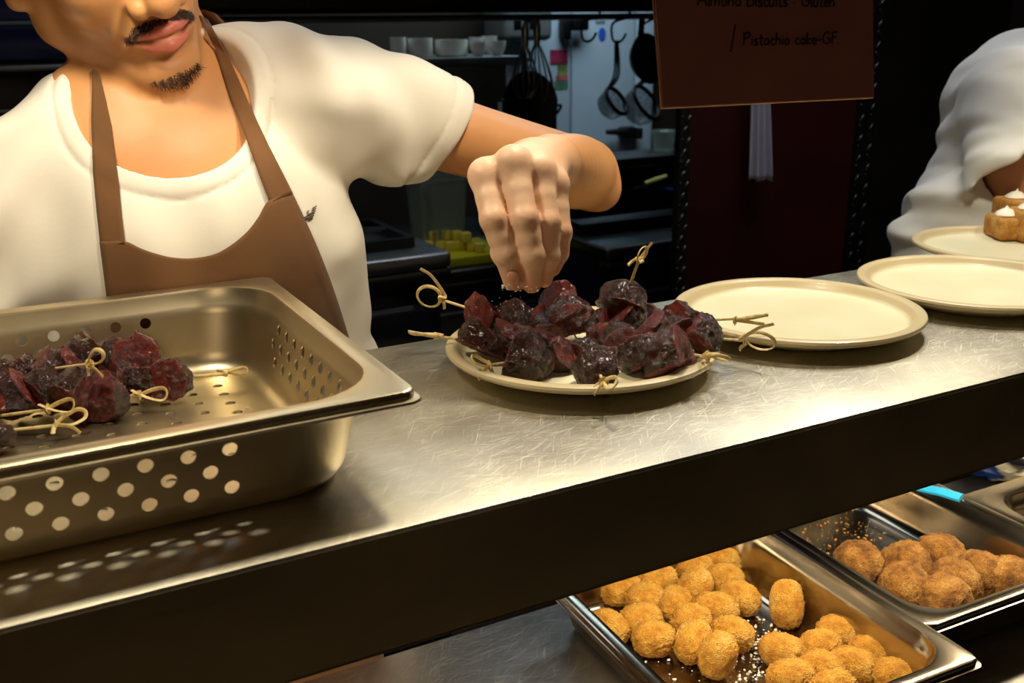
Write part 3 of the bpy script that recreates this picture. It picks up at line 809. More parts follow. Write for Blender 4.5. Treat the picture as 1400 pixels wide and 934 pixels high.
# the other hand hangs closed behind the pan
RW = np.array([-.02, .83, -.2])
for j in range(4):
    b = RW+[.03+.004*j, .004-.0, .012-.017*j]; BOD.append(('add', chain([RW+[.0, 0, .004-.004*j], b+[.03, 0, 0], b+[.062-.004*abs(j-1), .006, 0], b+[.066, .028, 0], b+[.04, .034, 0]], [.014, .0105, .0092, .0085, .007], .003), .004))
BOD.append(('add', chain([RW+[.01, 0, .012], RW+[.045, .02, .034], RW+[.075, .036, .028]], [.014, .011, .008], .003), .006))
def chef_color(P):
    C = np.tile(SK['base'], (len(P), 1))
    lp = ((P-HT)@HR)
    m = (np.abs(lp) < .16).all(1)
    if m.any(): C[m] = head_color(lp[m].astype(np.float32), C[m])
    hand = ss(np.sqrt(((P-np.array(fingers[1][0][1]))**2).sum(1)), .05, .13)
    C = lerp_col(C, SK['pale'], .9*hand)
    for pts, r in fingers:
        for q, w in ((pts[1], .28), (pts[2], .22), (pts[3], .6), (pts[0], .2)):
            C = lerp_col(C, SK['red'], w*ss(np.sqrt(((P-q)**2).sum(1)), .006, .019))
        # creases across the middle joints
        ax = np.array(pts[2])-np.array(pts[0]); ax /= np.linalg.norm(ax)
        for q in (pts[1], pts[2]):
            near = ss(np.sqrt(((P-q)**2).sum(1)), .006, .0125); s_ = (P-q)@ax
            C = lerp_col(C, np.array(L3('#8A5532')), .38*near*np.clip(np.sin(s_*2*PI/.0036)-.45, 0, 1)*1.6)
    el = ss(np.sqrt(((P-ELB)**2).sum(1)), .03, .09); C = lerp_col(C, SK['dark'], .35*el)
    return C
chef = empty('person', (.15, .95, FLOOR), 0, 'man in cream t-shirt and brown apron sprinkling salt over the plate of skewers', 'person')
CO = (.15, .95, FLOOR)
def chef_part(name, ops, lo, hi, h, mat, color=None, parent=None):
    return sdf_object(name, ops, lo, hi, h, mat, parent or chef, color, CO)
chef_part('body', BOD, (-.2, .55, -.42), (.68, 1.10, .50), .0017, M['skin'], chef_color)

# t-shirt
CUFN = np.array([.86, -.02, -.52]); CUFN /= np.linalg.norm(CUFN); CUF = np.array([.413, .925, .166])
def plane(n, p): n = np.array(n, np.float32); p = np.array(p, np.float32); return lambda P: (P-p)@n
def sleeveL(P): return smax(chain([SHL+[-.015, 0, -.004], np.array([.38, .932, .177]), np.array([.50, .92, .138])], [.068, .052, .044], .02)(P), plane(CUFN, CUF)(P), .001)
CAX = np.array([.06, -.72, .66]); CAX /= np.linalg.norm(CAX); CC = np.array([.150, .895, .213])
cx_ = np.cross([0, 0, 1], CAX); cx_ /= np.linalg.norm(cx_); cy_ = np.cross(CAX, cx_)
def neckhole(P):
    q = P-CC.astype(np.float32); a, b = q@cx_.astype(np.float32), q@cy_.astype(np.float32)
    d = (np.sqrt((a/.0705)**2+(b/.0735)**2)-1)*.071
    return np.maximum(d, -(q@CAX.astype(np.float32))-.06).astype(np.float32)
SHIRT0 = [('add', ecap((.165, .95, .075), (.168, .955, -.33), .166, .172, .62), 0),
          ('add', ell((.16, .925, .08), (.13, .085, .10)), .04),
          ('add', chain([NB+[.015, .0, .022], np.array([.235, .945, .213]), SHL+[.0, 0, -.004]], [.052, .056, .062], .02), .025),
          ('add', chain([NB+[-.02, 0, .012], np.array([.07, .945, .166]), np.array([.02, .945, .124]), SHR+[0, 0, -.005]], [.050, .054, .058, .064], 0), .02),
          ('add', sleeveL, .022),
          ('add', chain([SHR+[-.01, 0, -.012], np.array([-.06, .91, -.03]), np.array([-.075, .88, -.11])], [.068, .06, .054], .02), .012)]
def shirt_disp(P):
    f1 = folds(3, .010, [(1, .1, .12), (1, -.2, .3), (.9, 0, -.25)], (62, 95), .5)(P)          # hanging folds
    f2 = folds(8, .010, [(.75, 0, .66), (.6, .2, .8)], (70, 48), .6)(P)                         # drag lines from the raised shoulder
    wl = np.clip((P[:, 0]-.2)/.12, 0, 1); wr = np.clip((.10-P[:, 0])/.08, 0, 1)
    f3 = folds(21, .013, [(-.62, 0, .78), (-.5, .1, .8)], (85, 60), .7)(P)
    top = np.clip((.30-P[:, 2])/.06, .15, 1)
    cuff = (P-CUF.astype(np.float32))@CUFN.astype(np.float32); hem = .0022*np.exp(-((cuff+.008)/.009)**4)-.0018*np.exp(-((cuff+.0185)/.0018)**2)
    nh = neckhole(P); rib = .0024*np.exp(-((nh-.007)/.007)**4)-.0018*np.exp(-((nh-.0155)/.0016)**2)
    keep = np.clip(nh/.02, .1, 1)
    far = np.exp(-(cuff/.03)**2)*(P[:, 0] > .36)
    return (-((f1*(1-.4*wr)+f2*wl+f3*wr)*top*keep*(1-.6*far))-rib*(nh > -.01)*(P[:, 2] > .1)-hem*(P[:, 0] > .35)).astype(np.float32)
SHIRT = SHIRT0+[('disp', shirt_disp, 0), ('sub', neckhole, .0025), ('sub', lambda P: smax(arm(.0035)(P), -plane(CUFN, CUF-.03*CUFN)(P), 0), .001)]
tee = chef_part('t_shirt', SHIRT, (-.2, .75, -.5), (.5, 1.12, .34), .0022, M['tshirt'])
chef_part('trousers', [('add', ecap((.155, .955, -.42), (.155, .955, -.30), .165, .165, .62), 0), ('add', chain([(.07, .955, -.36), (.065, .95, -.72), (.06, .965, -1.085)], [.088, .066, .05]), .02), ('add', chain([(.235, .955, -.36), (.245, .95, -.72), (.25, .965, -1.085)], [.088, .066, .05]), .02)], (-.1, .78, -1.16), (.42, 1.12, -.2), .006, M['trousers'])
for s, x in ((-1, .06), (1, .25)):
    chef_part('shoe', [('add', chain([(x, .99, -1.105), (x+.01*s, .86, -1.12)], [.042, .036], .01), 0), ('and', plane((0, 0, -1), (0, 0, FLOOR)), .002)], (x-.07, .78, -1.16), (x+.08, 1.06, -1.0), .004, simple('black_leather', '#101010', .4) if s < 0 else bpy.data.materials['black_leather'])
# hair
chef_part('hair', [('add', xform(ell((0, -.028, .052), (.083, .098, .082)), HR, HT), 0), ('sub', xform(ell((0, .085, .0), (.062, .06, .075)), HR, HT), .01), ('and', xform(lambda P: -(P[:, 2]+.005+.6*P[:, 1]*(P[:, 1] < 0)*.5), HR, HT), .01),
                   ('disp', folds(5, .006, [(1, 0, 0), (0, 1, 0), (0, 0, 1), (1, 1, 0)], (150, 260), 1.0), 0)], (-.02, .78, .25), (.28, 1.08, .52), .003, M['hair'])
def hair_strands(name, curve, widths, n, length, down, seed, curl=.25, rad=.00028):
    """curve in head-local coords; strands root on the skin and follow `down` (local direction per point)"""
    rs = np.random.RandomState(seed); mb = MB(); cur = np.array(spline(curve, 12)); dn = np.array(spline(down, 12)); w = np.interp(np.linspace(0, 1, len(cur)), np.linspace(0, 1, len(widths)), widths)
    idx = rs.randint(0, len(cur), n)
    P = cur[idx]+np.stack([rs.normal(0, .0012, n), np.zeros(n), rs.uniform(-1, 1, n)*w[idx]], 1)
    Q = P.copy(); Q[:, 1] += .03
    for _ in range(40): Q[:, 1] -= np.clip(ev(HEAD, Q.astype(np.float32)), -.002, .01)*.7
    Q2 = Q[:, None]
    for i in range(n):
        d = dn[idx[i]]+rs.normal(0, curl, 3); d /= np.linalg.norm(d); L_ = length*rs.uniform(.6, 1.25); p = Q[i]; g = p.copy(); pts = [p-np.array([0, .0008, 0])]
        for k in range(1, 4):
            g = p+d*L_*k/3+np.array([0, .0009*k*(1-k/5.), 0]); e = float(ev(HEAD, g[None].astype(np.float32))[0])
            if e < .0005: g[1] += .0006-e
            pts.append(g)
        mb.tube([Vector(hl(*q))-Vector(CO) for q in pts], [rad, rad*.95, rad*.7, rad*.25], 3, caps=False)
    return mb.build(name, M['hair'], chef, angle=180)
for s in (1, -1):
    hair_strands('moustache', [(s*.001, .1, -.0515), (s*.010, .1, -.0515), (s*.019, .09, -.0545), (s*.027, .08, -.061)], [.0015, .0026, .0028, .0018], 300, .0052,
                 [(s*.5, .3, -.8), (s*.7, .2, -.7), (s*.8, 0, -.6), (s*.5, -.1, -.9)], 4+s)
hair_strands('goatee', [(-.020, .085, -.101), (-.008, .095, -.103), (0, .096, -.104), (.008, .095, -.103), (.020, .085, -.101)], [.002, .0055, .0065, .0055, .002], 260, .006, [(-.3, .3, -.8), (0, .4, -.8), (0, .4, -.8), (0, .4, -.8), (.3, .3, -.8)], 9, .4)
0 and hair_strands('stubble', [(-.012, .1, -.083), (0, .1, -.082), (.012, .1, -.083)], [.002, .004, .002], 40, .003, [(0, .4, -.8)]*3, 12, .5)
0 and hair_strands('sideburn_stubble', [(.060, .03, -.055), (.056, .045, -.068), (.050, .055, -.062), (.040, .07, -.085)], [.012, .012, .012, .01], 160, .0016, [(0, .3, -.9)]*4, 15, .4, .00018)

# apron: cloth laid on the shirt (and on the neck) along its outline
BASE = SHIRT+[]
SKIN_UP = [('add', lambda P: np.minimum(ev(SHIRT, P), ev(BOD[:15], P)), 0)]
def lay(rows, ops, lift, name, parent, smooth=2, extra=None, thick=.0014):
    """rows: list of lists of pixels; every point is carried along its line of sight onto the cloth below"""
    nr, nc = len(rows), len(rows[0]); T = np.full((nr, nc), np.nan); D = [[None]*nc for _ in rows]
    for i, r in enumerate(rows):
        for j, (u, v) in enumerate(r):
            d = ray(u, v); h = march(ops, CAM, d, .6, 1.3); D[i][j] = d
            if h is not None: T[i, j] = np.linalg.norm(h-CAM)/np.linalg.norm(d)
    for i in range(nr):
        for j in range(nc):
            if np.isnan(T[i, j]): T[i, j] = np.nanmin(T)if np.isnan(T[i]).all() else np.nanmean(T[i])
    T0 = T.copy()
    for _ in range(smooth):
        S = np.pad(T, 1, mode='edge'); A_ = (S[:-2, 1:-1]+S[2:, 1:-1]+S[1:-1, :-2]+S[1:-1, 2:])/4; T = np.minimum(T0, .5*T+.5*A_)
    V = [CAM+D[i][j]*(T[i, j]-lift) for i in range(nr) for j in range(nc)]
    V = np.array(V).reshape(nr, nc, 3)
    if extra is not None: V = extra(V)
    nr = V.shape[0]; F = [(i*nc+j, i*nc+j+1, (i+1)*nc+j+1, (i+1)*nc+j) for i in range(nr-1) for j in range(nc-1)]
    me = bpy.data.meshes.new(name); me.from_pydata([tuple(p-np.array(CO)) for p in V.reshape(-1, 3)], [], F); me.update()
    for p in me.polygons: p.use_smooth = True
    o = link_mesh(name, me, M['apron'], parent); so = o.modifiers.new('thick', 'SOLIDIFY'); so.thickness = thick; so.offset = 0
    return o
def strip(Lp, Rp, n, nc):
    Lp, Rp = np.array(Lp, float), np.array(Rp, float); rows = []
    for t in np.linspace(0, 1, n):
        a = [np.interp(t, np.linspace(0, 1, len(Lp)), Lp[:, k]) for k in (0, 1)]; b = [np.interp(t, np.linspace(0, 1, len(Rp)), Rp[:, k]) for k in (0, 1)]
        rows.append([(a[0]+(b[0]-a[0])*s, a[1]+(b[1]-a[1])*s) for s in np.linspace(0, 1, nc)])
    return rows
topc = [(136, 330), (170, 330), (193, 340), (214, 347), (235, 352), (265, 353), (300, 345), (334, 321), (355, 295), (368, 274), (398, 261)]
botc = [(150, 440), (181, 443), (210, 446), (240, 449), (270, 451), (305, 454), (345, 457), (385, 460), (420, 462), (447, 464), (478, 466)]
tx = spline([(*a, 0) for a in topc], 4); bx = spline([(*a, 0) for a in botc], 4)
rows = [[(a[0]+(b[0]-a[0])*s + (6*math.sin(PI*s) if j == len(tx)-1 else 0), a[1]+(b[1]-a[1])*s) for j, (a, b) in enumerate(zip(tx, bx))] for s in np.linspace(0, 1, 24)]
def skirt(V):
    last = V[-1]; out = [V]
    for k in range(1, 13):
        r = last.copy(); r[:, 2] -= .04*k; r[:, 0] += (r[:, 0]-.16)*.012*k; r[:, 1] = last[:, 1]+.0*k-.004; out.append(r[None])
    return np.concatenate(out)
apr = empty('apron', (0, 0, 0)); apr.parent = chef
lay(rows, SHIRT, .0035, 'bib', apr, 4, skirt)
lay(strip([(127, 93), (126, 120), (125, 163), (126, 200), (127.6, 240), (132, 287), (137, 334)], [(135, 98), (143, 130), (152, 171), (157, 210), (163, 257), (167, 300), (171, 334)], 40, 7), SKIN_UP, .003, 'neck_strap', apr, 12)
lay(strip([(273, 21), (284, 45), (295, 68), (315, 133), (338, 193), (354, 238), (369, 277)], [(284, 27), (299, 54), (312, 77), (342, 145), (368, 201), (384, 232), (400, 264)], 40, 7), SKIN_UP, .003, 'neck_strap', apr, 12)
bk = spline([hl(.035, -.07, -.08), np.array([.10, .995, .262]), np.array([.15, 1.02, .268]), np.array([.205, .985, .275]), np.array([.216, .955, .272])], 8)
mb = MB(); mb.tube([Vector(p)-Vector(CO) for p in bk], [.012]*len(bk), 8, flat=(1, .12)); mb.build('neck_strap', M['apron'], apr)

# chest emblem: striped spread wings, partly under the apron edge
mb = MB()
bars = [((433, 281.4), (426.8, 285.2)), ((432.4, 284.6), (426.0, 288.6)), ((431.6, 288.2), (419.6, 295.0)), ((430.4, 291.4), (415.6, 297.6)), ((429.4, 294.6), (416.4, 300.0)), ((428.0, 297.6), (417.6, 301.0)), ((422.6, 288.0), (419.2, 290.2)), ((422.8, 291.0), (419.8, 292.6)), ((427.4, 299.2), (421.6, 301.8))]
for a, b in bars:
    q = []
    for (u, v) in (a, b):
        for dv in (-.75, .75):
            h = march(SHIRT, CAM, ray(u, v+dv), .6, 1.3); q.append(h-ray(u, v)*.0012)
    mb.poly([Vector(q[0])-Vector(CO), Vector(q[2])-Vector(CO), Vector(q[3])-Vector(CO), Vector(q[1])-Vector(CO)], Vector(-ray(*a))*.0004)
mb.build('chest_emblem', M['ink'], tee, smooth=False)
# fingernail of the index finger and the salt it lets go
pn = np.array(fingers[0][0][3]); upn = (CAM-pn)/np.linalg.norm(CAM-pn); hit = march(BOD[-9:], CAM, ray(702, 380), .6, .9)
if hit is None: hit = pn+upn*.007
axn = np.array(fingers[0][0][3])-np.array(fingers[0][0][2]); axn /= np.linalg.norm(axn); sd = np.cross(axn, upn); sd /= np.linalg.norm(sd); nn = np.cross(sd, axn)
b_ = bmesh.new(); bmesh.ops.create_uvsphere(b_, u_segments=20, v_segments=12, radius=1)
Mx = Matrix(((sd[0]*.0050, axn[0]*.0058, nn[0]*.0016, hit[0]-CO[0]), (sd[1]*.0050, axn[1]*.0058, nn[1]*.0016, hit[1]-CO[1]), (sd[2]*.0050, axn[2]*.0058, nn[2]*.0016, hit[2]-CO[2]), (0, 0, 0, 1)))
mb = MB(); mb.merge(b_, Mx); mb.build('fingernail', M['nail'], chef)
rs = np.random.RandomState(11); pts, sz = [], []
for k in range(70):
    u, v = (rs.uniform(686, 714), rs.normal(392, 3.0)) if k < 46 else (rs.uniform(716, 736), rs.normal(395, 2.5))
    pts.append(atd(u, v, .752+rs.uniform(-.004, .012))); sz.append(rs.choice([.0004, .0006, .0009]))
for k in range(10): pts.append(atd(rs.uniform(670, 712), rs.uniform(402, 428), .77)); sz.append(.00045)
scatter_mesh('salt_flakes', pts, sz, M['salt'], 'coarse salt flakes clinging to the fingertips and falling', 'salt')
# ------------------------------------------------------------------ second person, seen from behind the shoulder at the right
p2b = atd(1322, 400, 1.44); PO = (float(p2b[0]), float(p2b[1]), FLOOR)
p2 = empty('person', PO, 0, 'second person at the right edge in a white t-shirt, turned away, one bare arm bent', 'person')
q = lambda u, v, t: atd(u, v, t)
nrm2 = .53*_r-.85*_u; hemP = q(1371, 219, 1.34)
arm2 = lambda g=0: chain([q(1384, 140, 1.38), q(1398, 232, 1.36), q(1440, 335, 1.36)], [.052+g, .049+g, .042+g])
def sleeve2(P): return smax(chain([q(1392, 142, 1.39), q(1392, 225, 1.34), q(1420, 290, 1.33)], [.078, .060, .058], .02)(P), plane(nrm2, hemP)(P), .002)
S2 = [('add', limb([q(1386, 142, 1.46), q(1364, 270, 1.46), q(1342, 330, 1.46), q(1338, 430, 1.46), q(1338, 430, 1.46)-[0, 0, .15]], [.090, .106, .118, .118, .12]), 0),
      ('add', chain([q(1395, 128, 1.45), q(1470, 110, 1.50)], [.084, .07]), .03), ('add', sleeve2, .02), ('add', ell(q(1262, 322, 1.44), (.040, .05, .018)), .02)]
f2 = folds(31, .011, [(.3, 0, 1), (.6, 0, .8), (-.2, .2, 1)], (50, 75), .7)
g2 = folds(33, .007, [(1, 0, .2)], (60, 90), .6)
def disp2(P):
    k = np.clip((.24-P[:, 2])/.12, .15, 1); hem = ((P-hemP.astype(np.float32))@nrm2.astype(np.float32)); near = (np.sqrt(((P-hemP)**2).sum(1)) < .14)
    return (-(f2(P)*k+g2(P)*.5)-near*(.0018*np.exp(-((hem+.008)/.008)**4)-.001*np.exp(-((hem+.018)/.0016)**2))).astype(np.float32)
nk = q(1480, 60, 1.50)
S2 += [('disp', disp2, 0), ('sub', cap(nk, nk+[.03, -.02, .2], .066), .003), ('sub', lambda P: smax(arm2(.004)(P), -plane(nrm2, hemP-.03*nrm2)(P), 0), .001)]
H2R = np.array(Matrix.Rotation(math.radians(-70), 3, 'Z') @ Matrix.Rotation(math.radians(-25), 3, 'X')); H2T = nk+np.array([.045, .0, .15])
B2 = [('add', ecap(q(1386, 150, 1.46), q(1346, 400, 1.46), .07, .09, .9), 0), ('add', cap(q(1400, 130, 1.45), q(1480, 105, 1.50), .06), .03), ('add', cap(nk-[0, 0, .03], H2R @ np.array([0, -.03, -.05])+H2T, .058, .052), .03), ('add', xform(head_f, H2R, H2T), .012),
      ('add', arm2(), .02), ('add', chain([q(1440, 335, 1.34), q(1500, 285, 1.28), q(1530, 268, 1.24)], [.042, .036, .026], .01), .012)]
hw = q(1530, 268, 1.24)
dr = q(1570, 266, 1.20)-hw; dr /= np.linalg.norm(dr); sdv = np.cross(dr, [0, 0, 1]); sdv /= np.linalg.norm(sdv)
for j in range(4):
    o_ = hw+sdv*(.012*(j-1.5)*1.5); B2.append(('add', chain([hw+sdv*.008*(j-1.5), o_+dr*.07, o_+dr*(.105+.004*(1.5-abs(j-1.5))), o_+dr*.125-[0, 0, .018]], [.016, .0105, .009, .0075], .003), .005))
B2.append(('add', chain([hw+dr*.01-sdv*.01, hw+dr*.05-sdv*.045, hw+dr*.085-sdv*.052-[0, 0, .01]], [.014, .011, .008], .003), .006))
def col2(P):
    C = np.tile(np.array(L3('#B98460')), (len(P), 1)); lp = (P-H2T)@H2R; m = (np.abs(lp) < .16).all(1)
    if m.any(): C[m] = head_color(lp[m].astype(np.float32), C[m])
    return C
def p2_part(name, ops, lo, hi, h, mat, color=None): return sdf_object(name, ops, lo, hi, h, mat, p2, color, PO)
c2 = np.array([p2b[0], p2b[1], 0])
p2_part('body', B2, (c2[0]-.2, c2[1]-.5, -.3), (c2[0]+.75, c2[1]+.3, .62), .003, M['skin'], col2)
p2_part('t_shirt', S2, (c2[0]-.22, c2[1]-.35, -.5), (c2[0]+.5, c2[1]+.35, .42), .0034, M['tshirt2'])
ax_ = c2+[.03, .02, 0]
p2_part('trousers', [('add', cap(ax_+[0, 0, -.42], ax_+[0, 0, -.33], .125), 0), ('add', chain([ax_+[-.05, 0, -.4], ax_+[-.06, 0, -.72], ax_+[-.06, 0, -1.09]], [.085, .062, .05]), .02), ('add', chain([ax_+[.06, -.03, -.4], ax_+[.08, -.03, -.72], ax_+[.08, -.02, -1.09]], [.085, .062, .05]), .02)], (c2[0]-.25, c2[1]-.3, -1.16), (c2[0]+.32, c2[1]+.3, -.2), .007, M['trousers'])
p2_part('hair', [('add', xform(ell((0, -.028, .052), (.083, .098, .082)), H2R, H2T), 0), ('sub', xform(ell((0, .085, .0), (.062, .06, .075)), H2R, H2T), .01), ('and', xform(lambda P: -(P[:, 2]+.005), H2R, H2T), .01), ('disp', folds(6, .006, [(1, 0, 0), (0, 1, 0), (0, 0, 1)], (150, 260), 1.0), 0)], H2T-.16, H2T+.19, .004, M['hair'])
for s in (-1, 1):
    x0_, y0_ = ax_[0]+(-.06 if s < 0 else .08), ax_[1]+(0 if s < 0 else -.025)
    p2_part('shoe', [('add', chain([(x0_-.03, y0_, -1.105), (x0_+.10, y0_-.05, -1.118)], [.042, .034], .01), 0), ('and', plane((0, 0, -1), (0, 0, FLOOR)), .002)], (x0_-.1, y0_-.12, -1.16), (x0_+.17, y0_+.07, -1.0), .005, bpy.data.materials['black_leather'])

# ------------------------------------------------------------------ toast on the far plate
M['toast'] = crumb('fried_toast', '#C47420', '#EDAE48', '#F8DA92'); M['crumbside'] = simple('toast_side', '#E2B860', .6, 0, .2, 90, .3)
M['cream'] = simple('whipped_cream', '#F6EFD8', .4, 0, .03, 60)
def toast(u0, u1, v0, v1, t, rz, label):
    P = atd((u0+u1)/2, v1, t); w = (u1-u0)*t/F_PX; h = (v1-v0)*t/F_PX
    rt = empty('toast_piece', (P[0], P[1], .0098), rz, label, 'toast', 'golden toast pieces on the far plate')
    mb = MB(); mb.box((0, 0, h/2), (w, .05, h), None, .006, 3)
    for v in mb.bm.verts:
        n = mnoise.noise(Vector(v.co)*45+Vector((u0, 0, 0))); v.co += v.co.normalized()*n*.0011
    mb.build('bread', M['toast'], rt)
    mb = MB(); mb.lathe([(.012, 0), (.0135, .003), (.011, .006), (.008, .0078), (.006, .0095), (.003, .0105), (.0008, .0135), (0, .014)], (0, 0, h-.0015), 20)
    for v in mb.bm.verts: v.co += Vector((mnoise.noise(v.co*150), mnoise.noise(v.co*150+Vector((9, 0, 0))), 0))*.0018
    mb.build('cream_dollop', M['cream'], rt); return rt
toast(1352, 1388, 304, 334, 1.245, -.5, 'golden toast piece with a cream dollop at the left front of the far plate')
toast(1362, 1402, 287, 326, 1.31, -.4, 'taller toast piece with a cream dollop behind the others')
toast(1381, 1420, 300, 341, 1.235, -.55, 'pale-sided toast piece at the right edge of the picture')

# ------------------------------------------------------------------ room
def struct(name, mb, mat, smooth=False): o = mb.build(name, mat, None, smooth=smooth); o['kind'] = 'structure'; return o
M['wall'] = simple('dark_wall', '#1A140E', .6, 0, .25, 6)
M['wallw'] = simple('kitchen_wall', '#2A2118', .5, 0, .25, 5)
X0, X1, Y0, Y1, ZC = -2.6, 4.2, -2.6, 3.15, 1.55
struct('floor', MB().span((X0, Y0, FLOOR-.05), (X1, Y1, FLOOR)), simple('floor_tiles', '#2B2622', .5, 0, .3, 9))
struct('ceiling', MB().span((X0, Y0, ZC), (X1, Y1, ZC+.05)), M['wall'])
struct('wall_back', MB().span((X0, Y1, FLOOR), (X1, Y1+.05, ZC)), M['wallw'])
struct('wall_left', MB().span((X0-.05, Y0, FLOOR), (X0, Y1, ZC)), M['wall'])
struct('wall_right', MB().span((X1, Y0, FLOOR), (X1+.05, Y1, ZC)), simple('maroon_wall', '#2A0C07', .5, 0, .3, 4))
struct('wall_front', MB().span((X0, Y0-.05, FLOOR), (X1, Y0, ZC)), simple('dining_wall', '#4A3420', .6, 0, .3, 3))

# ---- pillar with tread-plate corner guards
YP = 1.5
xl, xr = ony(926, 300, YP)[0], ony(1196, 190, YP)[0]
M['maroon'] = simple('maroon_panel', '#3A0D08', .45, 0, .35, 5, .1, 40)
struct('pillar', MB().span((xl+.004, YP, FLOOR), (xr-.004, YP+.014, ZC)), M['maroon'])
def guard(xa, xb, side, label):
    t = NT('tread_plate_'+('left' if side < 0 else 'right')); mb = MB(); mb.span((xa, YP-.003, FLOOR), (xb, YP-.0002, ZC-.002))
    xs = xa if side < 0 else xb
    mb.span((xs-.003 if side < 0 else xs, YP-.003, FLOOR), (xs if side < 0 else xs+.003, YP+.012, ZC-.002))
    k = 0; z = -.5
    while z < .6:
        for j in range(2):
            x = xa+(xb-xa)*(.28+.44*j); a = (.7 if (k+j) % 2 else -.7)
            mb.box((x, YP-.0036, z), (.0035, .002, .017), Matrix.Rotation(a, 3, 'Y'), .0008, 1)
        z += .02; k += 1
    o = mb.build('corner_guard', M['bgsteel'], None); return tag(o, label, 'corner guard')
xg = ony(938, 300, YP)[0]; guard(xl, xg, -1, 'tread-plate metal corner guard up the left edge of the maroon pillar')
xg2 = ony(1166, 190, YP)[0]; guard(xg2, xr, 1, 'tread-plate metal corner guard up the right edge of the maroon pillar')
# towel on a hook
YT = YP-.03; a, b = ony(1036, 140, YT), ony(1042, 246, YT); w = (ony(1056, 200, YT)-ony(1028, 200, YT))[0]
bm = bmesh.new(); nu, nv = 26, 20; grid = []
for j in range(nv):
    s = j/(nv-1); z = a[2]+.05+(b[2]-a[2]-.05)*s; ww = w*(.75+.3*s); cx = a[0]+.004*(1-s)+(b[0]-a[0])*s
    grid.append([bm.verts.new((cx+ww*(i/(nu-1)-.5), YT+.007*math.sin(i*.75+s*.8)*(.6+.4*s), z+(.004*math.sin(i*.5) if j == nv-1 else 0))) for i in range(nu)])
for j in range(nv-1):
    for i in range(nu-1): bm.faces.new((grid[j][i], grid[j+1][i], grid[j+1][i+1], grid[j][i+1]))
me = bpy.data.meshes.new('tea_towel'); bm.to_mesh(me); bm.free()
for p in me.polygons: p.use_smooth = True
tw = empty('tea_towel', (0, 0, 0), 0, 'pale blue-white tea towel hanging in folds on the maroon pillar below the sign', 'towel')
o = link_mesh('cloth', me, cloth('towel_cloth', '#B9BDD2', 2000, .08), tw); so = o.modifiers.new('thick', 'SOLIDIFY'); so.thickness = .002
mb = MB(); mb.tube([(a[0], YP-.001, a[2]+.05), (a[0], YT-.006, a[2]+.05), (a[0], YT-.008, a[2]+.062)], .003, 8); mb.build('hook', M['dsteel'], tw)

# ---- the menu board, hanging over the front of the pass
YS = .56
bl, br = ony(907, 146, YS), ony(1195, 132, YS); tl, tr = ony(891, -70, YS), ony(1192.5, -84, YS)
sg = empty('menu_board', tuple(bl), 0, 'brown menu board with handwriting hanging over the pass', 'sign'); bO = Vector(bl)
M['board'] = simple('brown_board', '#8E5648', .7, 0, .1, 20, .1, 300); M['edge'] = simple('pale_board_edge', '#C9905A', .6)
mb = MB(); mb.poly([Vector(p)-bO for p in (bl, br, tr, tl)], (0, .0036, 0)); mb.build('board', M['board'], sg, smooth=False)
mb = MB(); mb.tube([Vector(p)-bO+Vector((0, .0018, 0)) for p in (bl, br, tr, tl)], .0019, 6, closed=True, flat=(1, .55)); mb.build('edging', M['edge'], sg)
for f_ in (.2, .8):
    p = Vector(tl)*(1-f_)+Vector(tr)*f_-bO+Vector((0, .0018, -.006)); mb = MB(); mb.tube([p, p+Vector((0, .0, ZC-bO.z-p.z-.001))], .0012, 6); mb.build('hanging_wire', M['dsteel'], sg)
